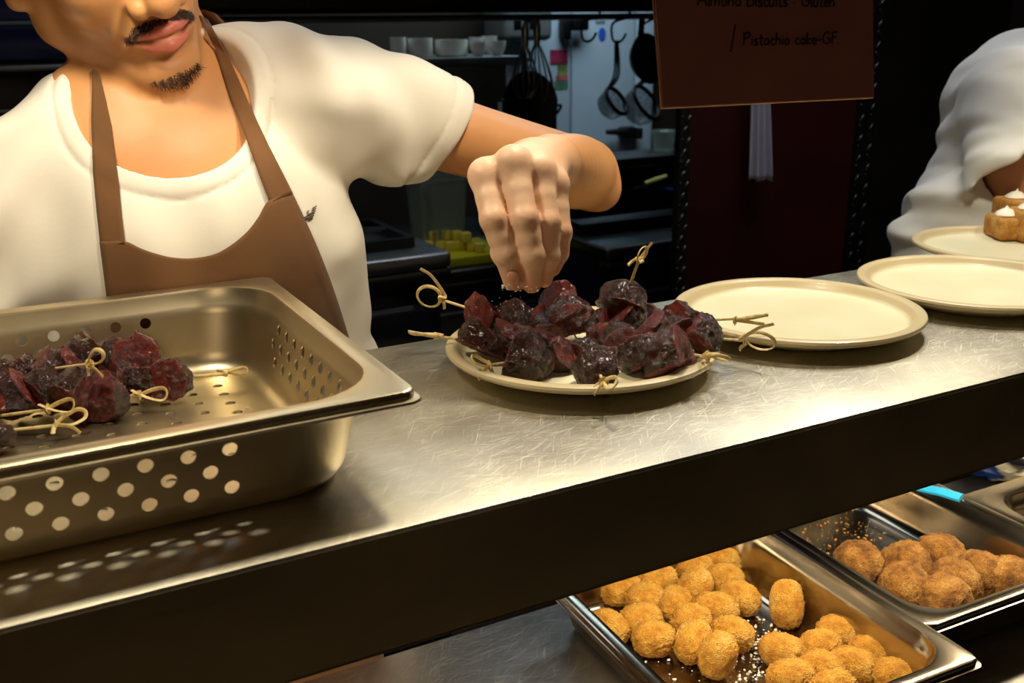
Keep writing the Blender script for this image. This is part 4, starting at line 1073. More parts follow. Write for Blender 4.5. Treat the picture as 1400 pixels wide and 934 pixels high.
GL = {
 'A': (.7, [[(0, 0), (.32, 1), (.64, 0)], [(.12, .38), (.52, .38)]]), 'l': (.2, [[(.08, 1), (.08, .1), (.15, 0)]]),
 'm': (.75, [[(.05, .5), (.05, 0)], [(.05, .35), (.2, .5), (.33, .4), (.33, 0)], [(.33, .35), (.48, .5), (.62, .4), (.62, 0)]]),
 'o': (.5, [[(.4, .25), (.33, .45), (.15, .48), (.05, .28), (.12, .04), (.3, .02), (.4, .25)]]),
 'n': (.5, [[(.05, .5), (.05, 0)], [(.05, .35), (.22, .5), (.38, .38), (.38, 0)]]), 'd': (.52, [[(.4, .4), (.2, .5), (.05, .25), (.18, 0), (.4, .15)], [(.4, 1), (.4, 0)]]),
 'B': (.6, [[(.06, 1), (.06, 0)], [(.06, 1), (.42, .92), (.4, .6), (.06, .54)], [(.06, .54), (.5, .4), (.46, .08), (.06, 0)]]),
 'i': (.2, [[(.1, .5), (.1, 0)], [(.1, .68), (.12, .7)]]), 's': (.42, [[(.34, .46), (.12, .48), (.1, .32), (.3, .2), (.28, .02), (.06, .02)]]),
 'c': (.42, [[(.35, .42), (.18, .5), (.05, .25), (.18, .0), (.36, .06)]]), 'u': (.5, [[(.05, .5), (.06, .1), (.2, 0), (.38, .12)], [(.38, .5), (.38, 0)]]),
 't': (.36, [[(.16, .85), (.16, .06), (.3, .02)], [(.02, .55), (.32, .55)]]), 'G': (.75, [[(.6, .85), (.38, 1), (.08, .7), (.1, .2), (.38, 0), (.62, .18), (.62, .45), (.4, .45)]]),
 'e': (.45, [[(.06, .26), (.36, .3), (.3, .48), (.12, .46), (.05, .22), (.18, .0), (.38, .08)]]), 'P': (.6, [[(.08, 1), (.08, -.02)], [(.0, .92), (.42, 1), (.5, .72), (.1, .5)]]),
 'a': (.5, [[(.38, .42), (.2, .5), (.05, .25), (.16, .02), (.38, .15)], [(.38, .5), (.4, 0)]]), 'h': (.48, [[(.06, 1), (.06, 0)], [(.06, .35), (.22, .5), (.36, .38), (.36, 0)]]),
 'k': (.46, [[(.06, 1), (.06, 0)], [(.36, .5), (.08, .22), (.38, 0)]]), '-': (.4, [[(.05, .35), (.33, .37)]]), 'F': (.55, [[(.08, 1), (.08, 0)], [(.0, .95), (.48, 1)], [(.08, .55), (.4, .57)]]),
 '.': (.2, [[(.08, .02), (.1, 0)]]), '/': (.35, [[(.24, 1.55), (.0, -.5)]]), ' ': (.35, []), '\u00b7': (.3, [[(.1, .3), (.13, .3)]])}
ex = (br-bl)/np.linalg.norm(br-bl); ez = np.array([0, 0, 1])
lmb = MB()
def write(text, ua, va, ub, hpx, tgt=lmb):
    P = ony(ua, va, YS); wid = np.linalg.norm(ony(ub, va-.045*(ub-ua), YS)-P); tot = sum(GL[c][0] for c in text); h = hpx*np.linalg.norm(ony(1050, 60, YS)-CAM)*.95/F_PX; sx = wid/tot; x = 0
    for c in text:
        for st in GL[c][1]:
            pts = [Vector(P+ex*(x+a)*sx+ez*b*h)-bO+Vector((0, -.0004, 0)) for a, b in st]
            tgt.tube(spline(pts, 4) if len(pts) > 2 else pts, .0006, 5, flat=(1, 1))
        x += GL[c][0]
write('Almond Biscuits \u00b7 Gluten', 953, 8, 1142, 17); write('Pistachio cake-GF.', 1015, 62, 1148, 16); write('/', 999, 62, 1006, 17)
lmb.build('lettering', simple('black_marker', '#0C0808', .6), sg)

# ------------------------------------------------------------------ kitchen behind
def face(u0, v0, u1, v1, Y):
    """x0, x1, z0, z1 of a box front seen between two pixels on the plane y = Y"""
    um, vm = (u0+u1)/2, (v0+v1)/2
    return ony(u0, vm, Y)[0], ony(u1, vm, Y)[0], ony(um, v1, Y)[2], ony(um, v0, Y)[2]
M['door'] = simple('white_enamel', '#B4C4CE', .35, 0, .04, 8); M['blackp'] = simple('black_plastic', '#0E0E0E', .4)
M['china'] = simple('white_china', '#D8D6CC', .25, 0, .03, 10); M['darkpan'] = simple('blackened_pan', '#17140F', .45, .6, .3, 30)
M['wire'] = simple('kitchen_wire', '#8A8F90', .3, 1.0, .1, 20); M['box'] = simple('grey_plastic', '#6F7572', .5, 0, .08, 10)
# cold-room door
YD = Y1-.06
x0, x1, z0, z1 = face(689, 18, 893, 216, YD)
dr_ = empty('door_1', (x0, YD, z0), 0); dr_['kind'] = 'structure'; dO = Vector((x0, YD, z0))
xs1, xs2 = ony(781, 120, YD)[0], ony(868, 120, YD)[0]
for xa, xb in ((x0, xs1-.004), (xs1+.004, xs2-.004), (xs2+.004, x1)):
    mb = MB(); mb.span(Vector((xa, YD, z0-.9))-dO, Vector((xb, YD+.05, z1+.8))-dO, .004); mb.build('door_panel', M['door'], dr_)
def hardware(u0, v0, u1, v1, flip):
    xa, xb, za, zb = face(u0, v0, u1, v1, YD-.03); mb = MB(); w = xb-xa; h = zb-za
    if flip: mb.tube([(xa, YD-.03, za+h*.7), (xa+w*.45, YD-.035, za+h*.65), (xa+w*.55, YD-.03, za+h*.6)], [.008, .014, .02], 10); mb.span((xa+w*.45, YD-.04, za+h*.2), (xa+w*.85, YD-.002, zb), .006); mb.span((xb-w*.15, YD-.05, za), (xb, YD-.002, zb-.005), .004)
    else: mb.span((xa, YD-.04, za), (xa+w*.3, YD-.002, zb-h*.1), .004); mb.span((xa+w*.32, YD-.05, za+h*.35), (xb, YD-.02, zb), .008); mb.tube([(xa+w*.25, YD-.03, za-.005), (xa+w*.25, YD-.03, za+h*.5)], .01, 10)
    bmesh.ops.translate(mb.bm, vec=-dO, verts=mb.bm.verts); mb.build('door_handle' if flip else 'door_hinge', M['blackp'] if flip else M['darkpan'], dr_)
hardware(769, 24, 802, 52, False); hardware(829, 174, 875, 191, True)
def flatpart(name, u0, v0, u1, v1, Y, mat, parent, off, d=.0015, oval=False):
    xa, xb, za, zb = face(u0, v0, u1, v1, Y); mb = MB()
    if oval: mb.poly([(xa+(xb-xa)*(.5+.5*math.cos(t)), Y, za+(zb-za)*(.5+.5*math.sin(t))) for t in np.linspace(0, 2*PI, 33)[:-1]], (0, -d, 0))
    else: mb.span((xa, Y-d, za), (xb, Y, zb))
    bmesh.ops.translate(mb.bm, vec=-off, verts=mb.bm.verts); return mb.build(name, mat, parent, smooth=False)
Z0 = Vector((0, 0, 0))
o = flatpart('sticker', 818, 38, 828, 56, YD-.0005, simple('blue_sticker', '#2B57B8', .5), None, Z0, oval=True); tag(o, 'oval blue sticker on the white cold-room door', 'sticker')
# maker's plate: short dark word with a small mark above its end
mb = MB(); xa, xb, za, zb = face(814.5, 22, 832, 32, YD-.0005); w = xb-xa; h = zb-za; mk = simple('dark_lettering', '#3A4248', .6)
for i, c in enumerate('foster'):
    gl = GL.get(c) or {'f': (.36, [[(.3, .95), (.15, .9), (.15, 0)], [(0, .55), (.3, .55)]]), 'r': (.36, [[(.06, .5), (.06, 0)], [(.06, .35), (.2, .5), (.3, .46)]])}[c]
    for st in gl[1]:
        pts = [Vector((xa+w*.13*i+a*w*.2, YD-.001, za+b*h*.62)) for a, b in st]; mb.tube(pts, .0016, 5)
mb.poly([(xa+w*.72, YD-.001, za+h*.75), (xa+w*.86, YD-.001, za+h*.72), (xa+w, YD-.001, za+h*.6), (xa+w*.97, YD-.001, zb), (xa+w*.85, YD-.001, za+h*.9)], (0, -.001, 0))
o = mb.build('maker_badge', mk, None, smooth=False); tag(o, 'small dark printed badge at the top of the white cold-room door', 'badge')
for (u0, v0, u1, v1, c, lab) in ((752, 68, 776, 88, '#A3264A', 'crimson picture card taped to the white door'), (762, 89, 776, 103, '#8C9A52', 'green note taped under the crimson card'), (760, 103, 776, 110, '#C06058', 'narrow red note between the two green notes'), (758, 111, 776, 122, '#5E8C70', 'lowest green note in the column on the white door')):
    n = NT('paper_'+c[1:]); v = n.coords(); nn_ = n.noise(v, 25, 2); n.set(Base_Color=n.ramp(nn_, [(.4, L3(c)), (.6, tuple(x*.45 for x in L3(c)))]), Roughness=.7)
    o = flatpart('paper_note', u0, v0, u1, v1, YD-.0005, n.m, None, Z0); tag(o, lab, 'note', 'notes on the cold-room door')
# wall dispenser
x0, x1, z0, z1 = face(690, 16, 757, 56, YD-.16)
dp = empty('wall_dispenser', (x0, YD-.16, z0), 0, 'grey wall dispenser with two dark square windows left of the white door', 'dispenser')
mb = MB(); mb.span((0, 0, 0), (x1-x0, .158, z1-z0+.1), .02, 3); mb.build('casing', M['box'], dp)
for f_ in (.18, .5):
    mb = MB(); mb.span(((x1-x0)*f_, -.002, .035), ((x1-x0)*(f_+.16), .004, .075), .002); mb.build('window_plate', M['darkpan'], dp)
# extraction hood edge and hanging rail
YH = 2.35
x0, x1 = ony(190, 20, YH)[0], ony(935, 20, YH)[0]; zt = ony(700, 6, YH)[2]; zb = ony(700, 17, YH)[2]
hd = empty('extraction_hood', (x0, YH, zb), 0, 'dark steel hood edge running across the top of the kitchen', 'hood')
mb = MB(); mb.span((0, 0, 0), (x1-x0, .08, .012)); mb.span((0, 0, 0), (x1-x0, .02, .05), .002); mb.span((0, -.06, .05), (x1-x0, .08, .5)); mb.build('canopy', simple('hood_steel', '#2A251C', .5, .7, .2, 8), hd)
mb = MB(); mb.tube([(0, .03, -.012), (x1-x0, .03, -.012)], .008, 8); mb.build('rail', M['dsteel'], hd)
RZ = zb-.012; RY = YH+.03
def hook(u, v0, parent, off, tip=True):
    A = ony(u, v0, RY); top = np.array([A[0]+.03, RY, RZ+.01])
    pts = [(top[0]+.012, RY, RZ-.004), (top[0]+.006, RY-.006, RZ+.010), (top[0], RY-.011, RZ-.002), (A[0]-.012, RY, A[2]+.05), (A[0]-.014, RY, A[2]+.012), (A[0], RY, A[2]), (A[0]+.018, RY, A[2]+.006), (A[0]+.03, RY, A[2]+.022)]
    mb = MB(); mb.tube([Vector(p)-off for p in spline(pts, 5)], .0035, 7); return mb.build('hook', M['darkpan'], parent)
o = hook(802, 57, None, Z0); tag(o, 'empty wire hook hanging from the rail in front of the white door', 'hook'); o.name = 'hanging_hook'
# two fine sieves
def sieve(u, v, r_px, label, dx, ringtop):
    c = ony(u, v, RY); k = np.linalg.norm(c-CAM)/F_PX; r = r_px*k; rt = empty('hanging_sieve', tuple(c), 0, label, 'sieve', 'sieves hanging from the rail')
    R = Matrix.Rotation(.5, 3, 'Z') @ Matrix.Rotation(-.6, 3, 'X') @ Matrix.Rotation(PI/2, 3, 'X')
    ring = [R @ Vector((r*math.cos(a), r*math.sin(a), 0)) for a in np.linspace(0, 2*PI, 29)[:-1]]
    mb = MB(); mb.tube(ring, .006, 8, closed=True); mb.build('rim', M['darkpan'], rt)
    mb = MB(); mb.lathe([(r, 0), (r*.98, r*.5), (r*.85, r*.95), (r*.5, r*1.2), (0, r*1.28)], (0, 0, 0), 28, (R @ Matrix.Rotation(PI, 3, 'X')).to_4x4())
    t = NT('sieve_mesh'); v_ = t.coords((1, 1, 1)); t.set(Base_Color=(.12, .12, .11), Metallic=.8, Roughness=.4)
    ck = t.new('ShaderNodeTexNoise'); ck.inputs['Scale'].default_value = 420; t.link(v_, ck.inputs['Vector']); t.set(Alpha=t.ramp(ck.outputs['Fac'], [(.42, g3(.25)), (.58, g3(.85))])); mb.build('mesh_bowl', t.m, rt)
    top = ony(ringtop[0], ringtop[1], RY)-c
    for s in (-.5, 0, .5):
        mb = MB(); mb.tube(spline([R @ Vector((r*s*.5, r*.98, 0)), Vector(top)*.45+Vector((s*.016, 0, 0)), Vector(top)+Vector((s*.008, 0, 0))], 6), .003, 6); mb.build('handle_wire', M['wire'], rt)
    hk = hook(ringtop[0], ringtop[1]+3, rt, Vector(c)); return rt
sieve(843, 138, 20, 'fine wire sieve with a deep bowl hanging left of the dark pans', 0, (843, 55))
sieve(884, 140, 25, 'larger dark sieve hanging below the frying pan by the sign', 0, (880, 60))
# dark pan hanging tilted
c = ony(878, 82, RY-.03); fp = empty('frying_pan', tuple(c), 0, 'black frying pan hanging tilted from the rail beside the sign', 'frying pan')
R = Matrix.Rotation(.9, 3, 'Y') @ Matrix.Rotation(PI/2-.3, 3, 'X'); k = 2.7/F_PX
mb = MB(); r = 34*k; mb.lathe([(0, 0), (r*.78, 0), (r, r*.32), (r*1.02, r*.33), (r*.8, .004), (0, .005)], (0, 0, 0), 36, R.to_4x4()); mb.build('bowl', M['darkpan'], fp)
tp = ony(878, 22, RY)-c; mb = MB(); mb.tube(spline([R @ Vector((0, r*.9, r*.25)), Vector(tp)*.5, Vector(tp)], 5), .006, 8, flat=(1.4, .6)); mb.build('handle', M['darkpan'], fp)
# bunch of whisks
for i, (u, v, s, lab) in enumerate(((738, 62, 1.0, 'large balloon whisk hanging head down in the middle of the utensil bunch'), (722, 66, .8, 'narrower whisk hanging left of the large balloon whisk'))):
    top = ony(u-4, v-2, RY-.05*i); wk = empty('balloon_whisk', tuple(top), 0, lab, 'whisk', 'whisks hanging from the rail'); L_ = 82*2.7/F_PX*s; W_ = 22*2.7/F_PX*s
    for j in range(7):
        a = j*PI/7; mb = MB(); d = Vector((math.cos(a), math.sin(a), 0)); loop = [Vector((0, 0, 0))+d*.006, d*W_*.6+Vector((0, 0, -L_*.28)), d*W_+Vector((0, 0, -L_*.68)), d*W_*.55+Vector((0, 0, -L_*.95)), Vector((0, 0, -L_)), -d*W_*.55+Vector((0, 0, -L_*.95)), -d*W_+Vector((0, 0, -L_*.68)), -d*W_*.6+Vector((0, 0, -L_*.28)), -d*.006]
        mb.tube(spline(loop, 5), .0014, 6); mb.build('wire_loop', M['wire'], wk)
    mb = MB(); mb.tube([(0, 0, -.006), (0, 0, .04), (.004, 0, RZ-top[2]-.004)], [.008, .010, .004], 10); mb.build('handle', M['wire'], wk)
c = ony(718, 142, RY); ld = empty('skimmer_ladle', tuple(c), 0, 'dark round ladle hanging below the whisks', 'ladle'); mb = MB(); mb.lathe([(0, .0), (.045, .008), (.075, .035), (.078, .036), (.05, .013), (0, .004)], (0, 0, 0), 30, Matrix.Rotation(PI/2-.25, 4, 'X')); mb.build('bowl', M['darkpan'], ld)
mb = MB(); mb.tube([(0, .01, .07), (.01, .012, .2), (.02, 0, RZ-c[2]-.004)], [.006, .005, .005], 8); mb.build('handle', M['darkpan'], ld)
c = ony(724, 178, RY+.1); kt = empty('stock_pot', (c[0], c[1]+.0, c[2]-.05), 0, 'dark pot standing below the hanging utensils, left of the white door', 'pot')
mb = MB(); mb.lathe([(0, 0), (.07, 0), (.075, .004), (.075, .13), (.079, .134), (.074, .134), (.07, .01), (0, .006)], n=36); mb.build('body', M['darkpan'], kt)
mb = MB(); mb.tube(spline([(.074, 0, .11), (.10, 0, .112), (.10, .02, .09), (.074, .01, .08)], 5), .004, 8); mb.build('handle', M['darkpan'], kt); potz = c[2]-.05
# crockery shelf
YB = 2.55
x0, x1 = ony(470, 85, YB)[0], ony(700, 85, YB)[0]+.03; zs = ony(650, 78, YB)[2]; zl = ony(650, 91, YB)[2]
mb = MB(); mb.span((x0-.9, YB, zl), (x1, YB+.3, zs), .003)
for xx in (x0-.7, x0+.1, x1-.05): mb.span((xx, YB+.02, zl-.10), (xx+.012, Y1, zl)); 
o = mb.build('wall_shelf', M['dsteel'], None); tag(o, 'steel wall shelf carrying white crockery behind the man', 'shelf')
def bowl(u0, u1, v0, v1, label, straight=False, dy=.1):
    um = (u0+u1)/2; P = ony(um, v1, YB+dy); k = P[1]/ray(um, v1)[1]/F_PX; r = (u1-u0)/2*k; h = (v1-v0)*k
    mb = MB()
    if straight: mb.lathe([(0, 0), (r*.9, 0), (r, h*.1), (r, h), (r*.94, h), (r*.93, h*.15), (0, h*.12)], n=36)
    else: mb.lathe([(0, 0), (r*.5, 0), (r*.52, h*.08), (r*.85, h*.4), (r*.97, h*.75), (r, h), (r*.94, h), (r*.88, h*.7), (r*.6, h*.3), (0, h*.15)], n=36)
    o = mb.build('bowl', M['china'], None); o.location = (P[0], P[1], zs+.0005); return tag(o, label, 'bowl', 'white crockery on the wall shelf')
bowl(558, 592, 52, 77, 'tall straight white bowl at the left of the crockery shelf', True)
bowl(595, 640, 55, 77, 'wide straight-sided white dish in the middle of the crockery shelf', True)
bowl(642, 667, 58, 77, 'small round white bowl, third from the left in front on the shelf', dy=.06)
bowl(668, 692, 58, 77, 'small round white bowl at the right end of the crockery shelf', dy=.06)
bowl(641, 662, 53, 76, 'white bowl standing behind the left small round bowl', dy=.17); bowl(659, 680, 52, 76, 'white bowl standing behind the two small round bowls', dy=.18)
bowl(534, 556, 50, 77, 'white bowl just showing above the shoulder of the man', True)

# cook line under it all
def unit(name, u0, u1, vtop, Y, depth, label, cat, apron_px, door_mat, base=FLOOR, topmat=None):
    um = (u0+u1)/2; xa, xb = ony(u0, vtop, Y)[0], ony(u1, vtop, Y)[0]; zt = ony(um, vtop, Y)[2]; ap = apron_px*Y/ray(um, vtop)[1]/F_PX
    rt = empty(name, ((xa+xb)/2, Y, base), 0, label, cat); w = xb-xa; H = zt-base
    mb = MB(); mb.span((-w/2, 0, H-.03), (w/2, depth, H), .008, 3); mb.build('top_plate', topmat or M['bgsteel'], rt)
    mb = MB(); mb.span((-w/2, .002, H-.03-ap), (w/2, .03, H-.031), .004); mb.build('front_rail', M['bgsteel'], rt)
    mb = MB(); mb.span((-w/2+.01, .04, .1), (w/2-.01, depth-.01, H-.032)); mb.build('cabinet_body', door_mat, rt)
    mb = MB(); mb.span((-w/2+.03, .03, .14), (w/2-.03, .039, H-.06-ap), .003); mb.build('cabinet_door', door_mat, rt)
    mb = MB(); mb.tube([(-w/2+.06, .01, H-.085-ap), (w/2-.06, .01, H-.085-ap)], .007, 8); mb.build('door_handle', M['dsteel'], rt)
    for sx in (-1, 1):
        mb = MB(); mb.span((sx*(w/2-.04)-.015, .05, 0), (sx*(w/2-.04)+.015, .08, .1)); mb.build('leg', M['dsteel'], rt)
    return rt, zt, xa, xb
M['blued'] = simple('dark_blue_panel', '#0C1024', .4, .2, .3, 5); M['blackd'] = simple('black_panel', '#0B0A09', .4, .2, .3, 5)
u1_, z1_, xa1, xb1 = unit('gas_range', 400, 618, 357, 1.70, .33, 'gas range with black grates and a dark blue front behind the man', 'stove', 14, M['blued'], topmat=M['dsteel'])
u2_, z2_, xa2, xb2 = unit('prep_counter', 560, 806, 361, 2.05, .6, 'dark steel prep counter holding the yellow cutting board', 'counter', 12, M['blackd'])
u3_, z3_, xa3, xb3 = unit('refrigerated_counter', 830, 990, 330, 1.70, .2, 'steel-fronted counter with a bright rounded edge beside the pillar', 'counter', 13, M['blued'])
mb = MB(); hz_ = ony(880, 296, 1.84)[2]-FLOOR; mb.span((-(xb3-xa3)/2+.02, .13, z3_-FLOOR), ((xb3-xa3)/2, .19, hz_), .004); mb.build('back_guard', M['blackd'], u3_)
# grates and a pot rest on the range
for i in range(3):
    gx = xb1-.16-.24*i; g_ = empty('burner_grate', (gx, 1.885, z1_), 0, ['black cast-iron burner grate nearest the cutting board', 'black cast-iron burner grate in the middle of the range', 'black cast-iron burner grate at the left of the range'][i], 'grate', 'grates on the gas range')
    mb = MB()
    for s in (-1, 1): mb.span((-.11, s*.11-.007, .0), (.11, s*.11+.007, .02)); mb.span((s*.11-.007, -.11, .0), (s*.11+.007, .11, .02))
    for a in range(4): mb.tube([(.1*math.cos(a*PI/2), .1*math.sin(a*PI/2), .018), (.03*math.cos(a*PI/2), .03*math.sin(a*PI/2), .022)], .006, 8)
    mb.lathe([(0, 0), (.04, 0), (.04, .01), (0, .012)], n=20); mb.build('bars', M['blackp'], g_)
for i in range(4):
    mb = MB(); mb.tube([(0, 0, 0), (0, -.03, 0)], .018, 14); o = mb.build('control_knob', M['blackp'], u1_); o.location = (-.3+.2*i, .0, z1_-FLOOR-.075)
# yellow board and cubes
bx0, bx1 = ony(570, 352, 2.08)[0], ony(700, 352, 2.08)[0]
M['yboard'] = simple('yellow_board', '#C4BA16', .5, 0, .06, 20); M['cube'] = simple('yellow_food', '#E6D44E', .5, 0, .12, 40)
YBd = 2.07
mb = MB(); mb.span((bx0, YBd, z2_+.0005), (bx1, YBd+.19, z2_+.022), .003); o = mb.build('cutting_board', M['yboard'], None); tag(o, 'yellow plastic cutting board on the dark counter under the hand', 'cutting board')
cub = [(587, 336, 0), (601, 335, 0), (615, 336, 0), (629, 335, 0), (643, 336, 0), (594, 322, 1), (609, 321, 1), (624, 322, 1), (656, 338, 0), (637, 324, 1), (580, 344, 0)]
for i, (u, v, k) in enumerate(cub):
    P = onz(u, v, z2_+.034+.022*k); mb = MB(); mb.box((0, 0, 0), (.022, .022, .022), None, .002, 2); o = mb.build('food_cube', M['cube'], None)
    o.location = (bx0+.03+i*.026 if False else P[0], P[1], z2_+.0335+.0225*k); o.rotation_euler = (0, 0, .12*((i*7) % 5-2)-.3)
    tag(o, ['yellow cube in the bottom row of the cut pile', 'yellow cube in the upper row of the cut pile'][k], 'cube', 'yellow cubes %s on the cutting board' % ('below' if k == 0 else 'stacked'))
cx, cy = ony(598, 300, 2.22)[0], 2.22; zb_ = z2_
t = NT('clear_plastic'); t.set(Base_Color=L3('#A9B4A8'), Roughness=.25, Transmission_Weight=.55, Alpha=.55); M['clear'] = t.m
w = (ony(631, 300, 2.2)-ony(566, 300, 2.2))[0]; h = ony(598, 243, 2.2)[2]-z2_
mb = MB(); b = bmesh.new(); lo_ = [b.verts.new((x*.42*w, y*.42*w, .003)) for x, y in ((-1, -1), (1, -1), (1, 1), (-1, 1))]; hi_ = [b.verts.new((x*.5*w, y*.5*w, h)) for x, y in ((-1, -1), (1, -1), (1, 1), (-1, 1))]; b.faces.new(lo_)
for k in range(4): b.faces.new((lo_[k], lo_[(k+1) % 4], hi_[(k+1) % 4], hi_[k]))
bmesh.ops.bevel(b, geom=[e for e in b.edges if abs(e.verts[0].co.z-e.verts[1].co.z) > .05], offset=.02, segments=3, affect='EDGES'); bmesh.ops.solidify(b, geom=b.faces[:], thickness=.003)
mb.merge(b); mb.span((-w*.53, -w*.53, h-.006), (w*.53, -w*.49, h)); mb.span((-w*.53, w*.49, h-.006), (w*.53, w*.53, h)); mb.span((-w*.53, -w*.5, h-.006), (-w*.49, w*.5, h)); mb.span((w*.49, -w*.5, h-.006), (w*.53, w*.5, h))
o = mb.build('storage_tub', M['clear'], None); o.location = (cx, cy, z2_+.001); tag(o, 'tall clear plastic storage tub behind the yellow cubes', 'tub')
P = onz(655, 323, z2_+.02); mb = MB(); mb.lathe([(0, 0), (.035, 0), (.038, .004), (.036, .02), (.0, .024)], n=28); o = mb.build('steel_lid', M['wire'], None); o.location = (P[0]+.05, 2.2, z2_+.0008); tag(o, 'small round steel lid behind the yellow board', 'lid')
P = onz(745, 322, z2_); mb = MB(); mb.span((-.13, -.1, 0), (.13, .1, .004), .001); 
for s in (-1, 1): mb.span((-.13, s*.1-.003, 0), (.13, s*.1+.003, .018), .001); mb.span((s*.13-.003, -.1, 0), (s*.13+.003, .1, .018), .001)
o = mb.build('baking_tray', M['dsteel'], None); o.location = (P[0], P[1]+.02, z2_+.0006); tag(o, 'shallow dark tray on the prep counter right of the hand', 'tray')
mb = MB(); mb.span((-.05, -.03, 0), (.05, .03, .008), .002); o = mb.build('yellow_slice', M['cube'], None); o.location = (P[0]-.06, P[1]-.03, z2_+.0052); tag(o, 'flat yellow slice lying in the dark tray', 'food')
# back counter with gantry rails at the right
YC = 2.5
xa, xb, _, zc = face(700, 218, 985, 240, YC)
bc = empty('back_counter', ((xa+xb)/2, YC, FLOOR), 0, 'dark back counter in front of the white door with shelf rails below', 'counter'); H = zc-FLOOR; w = xb-xa
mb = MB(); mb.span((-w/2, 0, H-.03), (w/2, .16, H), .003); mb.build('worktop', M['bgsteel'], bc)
mb = MB(); mb.span((-w/2, .12, 0), (w/2, .16, H-.03)); mb.build('back_panel', M['blackd'], bc)
for i, dz in enumerate((.09, .17, .25)):
    mb = MB(); mb.tube([(-w/2, .01, H-dz), (w/2, .01, H-dz)], .006, 8); mb.build('rail', M['wire'], bc)
for s in (-1, 1):
    mb = MB(); mb.span((s*(w/2-.03)-.02, .02, 0), (s*(w/2-.03)+.02, .06, H-.03)); mb.build('leg', M['dsteel'], bc)
P = ony(906, 224, YC+.08); mb = MB(); r = 17*2.9/F_PX; mb.lathe([(0, 0), (r*.82, 0), (r*.85, .004), (r, .058), (r*1.06, .06), (r*1.06, .064), (r*.96, .063), (r*.8, .006), (0, .004)], n=32); o = mb.build('plastic_pot', M['clear'], None); o.location = (P[0], P[1], zc+.0005); tag(o, 'clear round plastic pot on the back counter by the pillar', 'pot')
for (u0, v0, u1, v1, c, lab) in ((882, 251, 911, 241, '#B7A94E', 'pale yellow-handled tool hung on the rails right of the elbow'), (885, 259, 925, 260, '#16285E', 'dark blue rod hung on the rails next to the pillar')):
    a, b = ony(u0, v0, YC-.02), ony(u1, v1, YC-.02); mb = MB(); mb.tube([a, a*.5+b*.5, b], [.006, .008, .006], 8); o = mb.build('utensil', simple('tool_'+c[1:], c, .5), None); tag(o, lab, 'utensil')
# left background: deck oven with dark blue glass and steel rails
YO = 2.3
x0, x1, z0, z1 = face(-160, 18, 150, 88, YO)
ov = empty('deck_oven', ((x0+x1)/2, YO, FLOOR), 0, 'deck oven with dark blue front and steel rail behind the man at the left', 'oven'); w = x1-x0
zo = lambda v: ony(50, v, YO)[2]-FLOOR
mb = MB(); mb.span((-w/2, .03, .1), (w/2, .75, zo(-60)), .005); mb.build('casing', M['blackd'], ov)
mb = MB(); mb.span((-w/2+.02, .0, zo(82)), (w/2-.02, .029, zo(36)), .004); mb.build('oven_door', simple('blue_glass', '#0B1440', .25, .0, .3, 4), ov)
mb = MB(); mb.span((-w/2+.02, .0, zo(31)), (w/2-.02, .029, zo(-10)), .004); mb.build('oven_door', bpy.data.materials['blue_glass'], ov)
mb = MB(); mb.tube([(-w/2+.03, -.02, zo(33)), (w/2-.03, -.02, zo(33))], .006, 8); mb.build('door_handle', M['wire'], ov)
mb = MB(); mb.span((-w/2, -.03, zo(97)), (w/2, .03, zo(88)), .004); mb.build('steel_rail', M['dsteel'], ov)
mb = MB(); mb.span((-w/2+.02, .0, zo(200)), (w/2-.02, .029, zo(104)), .004); mb.build('lower_door', simple('brown_glass', '#241A10', .35, .2, .4, 9), ov)
mb = MB(); mb.tube([(-w/2+.03, -.02, zo(150)), (w/2-.03, -.02, zo(150))], .005, 8); mb.build('door_handle', M['dsteel'], ov)
for sx in (-1, 1):
    for y in (.08, .68): mb = MB(); mb.span((sx*(w/2-.05)-.02, y-.02, 0), (sx*(w/2-.05)+.02, y+.02, .1)); mb.build('leg', M['dsteel'], ov)
# crisp packet at the right edge beyond the third pan
P = onz(1384, 646, WT+.03); bm = bmesh.new(); bmesh.ops.create_icosphere(bm, subdivisions=5, radius=1)
ncol = []
for v in bm.verts:
    d = v.co.copy(); n = mnoise.noise(d*2.2)*.25+abs(mnoise.noise(d*5))*.18; v.co = Vector((d.x*.085*(1+n), d.y*.06*(1+n), d.z*.04*(1+n*.6)))
    s = d.x*.9+.5*d.z+.3*mnoise.noise(d*2); ncol.append(L3('#1C3F8A') if s < -.55 else L3('#C9C4AE') if s < -.15 else L3('#15151C') if d.z < .45 and s < .35 else L3('#E8CC14'))
me = bpy.data.meshes.new('snack_bag'); bm.to_mesh(me); bm.free(); a = me.color_attributes.new('Col', 'FLOAT_COLOR', 'POINT'); a.data.foreach_set('color', np.concatenate([np.array(ncol), np.ones((len(ncol), 1))], 1).astype(np.float32).ravel())
for p in me.polygons: p.use_smooth = True
t = NT('printed_film'); at_ = t.new('ShaderNodeAttribute', attribute_name='Col'); t.set(Base_Color=at_.outputs['Color'], Roughness=.25); o = link_mesh('snack_bag', me, t.m); o.location = (P[0]+.045, P[1]+.045, WT+.044); o.rotation_euler = (0, 0, -.4)
tag(o, 'crumpled bag in blue, white and yellow lying beyond the pans at the right edge', 'bag')

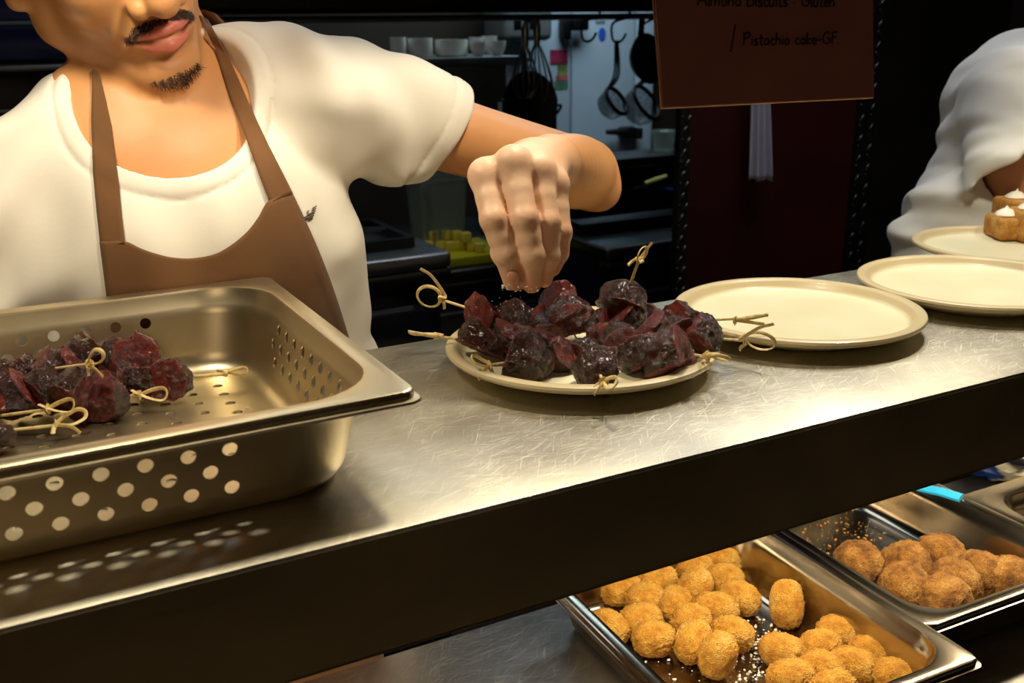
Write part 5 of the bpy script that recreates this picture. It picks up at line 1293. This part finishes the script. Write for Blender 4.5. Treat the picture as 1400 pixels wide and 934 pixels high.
# ------------------------------------------------------------------ lights
def lamp(kind, name, loc, power, color, **kw):
    l = bpy.data.lights.new(name, kind); l.energy = power; l.color = color; o = bpy.data.objects.new(name, l); col.objects.link(o); o.location = loc
    rot = kw.pop('rot', None); aim = kw.pop('aim', None)
    for k, v in kw.items(): setattr(l, k, v)
    if rot: o.rotation_euler = rot
    if aim is not None: o.rotation_euler = (Vector(aim)-Vector(loc)).to_track_quat('-Z', 'Y').to_euler()
    return o
WARM = (1.0, .885, .67)
for i, (x, y, z, p) in enumerate(((.02, .67, .50, 6.4), (.44, .66, .50, 7.2), (.86, .66, .50, 7.0), (1.28, .66, .50, 3.4))):
    lamp('SPOT', 'heat_lamp', (x, y, z), p, WARM, spot_size=math.radians(97), spot_blend=.16, shadow_soft_size=.03)
lamp('SPOT', 'face_fill', (.40, .10, .70), 30, (1, .84, .66), spot_size=math.radians(26), spot_blend=.9, shadow_soft_size=.08, aim=(.13, .88, .275))  # added fill spot on the customer side, brightens the downturned face
lamp('AREA', 'shelf_tube', (.75, .60, -.03), 6.0, (1, .82, .58), shape='RECTANGLE', size=1.5, size_y=.02)
lamp('AREA', 'cold_room_light', (1.7, 2.62, 1.0), 11, (.66, .86, 1.0), shape='RECTANGLE', size=.8, size_y=.5)
lamp('AREA', 'kitchen_light', (.4, 2.2, 1.4), 5, (.85, .92, 1.0), shape='RECTANGLE', size=.8, size_y=.5)
lamp('AREA', 'back_light', (1.3, 1.15, 1.3), 7, (.9, .93, 1.0), shape='RECTANGLE', size=.5, size_y=.5)
lamp('AREA', 'dining_light', (-1.2, -1.8, 1.2), 16, (1, .75, .5), shape='RECTANGLE', size=1.2, size_y=1.2)
w_ = bpy.data.worlds.new('room_air'); scene.world = w_; w_.use_nodes = True; w_.node_tree.nodes['Background'].inputs[0].default_value = (.9, .8, .65, 1); w_.node_tree.nodes['Background'].inputs[1].default_value = .03

# ------------------------------------------------------------------ camera
cd = bpy.data.cameras.new('camera'); co = bpy.data.objects.new('camera', cd); col.objects.link(co)
cd.sensor_width = 36; cd.sensor_fit = 'HORIZONTAL'; cd.lens = F_PX/1400*36; cd.clip_start = .02
co.matrix_world = Matrix(((_r[0], _u[0], -_f[0], CAM[0]), (_r[1], _u[1], -_f[1], CAM[1]), (_r[2], _u[2], -_f[2], CAM[2]), (0, 0, 0, 1)))
cd.dof.use_dof = True; cd.dof.focus_distance = .82; cd.dof.aperture_fstop = 11
scene.camera = co
scene.view_settings.view_transform = 'Standard'; scene.view_settings.look = 'None'
scene.cycles.use_denoising = True; scene.cycles.max_bounces = 8
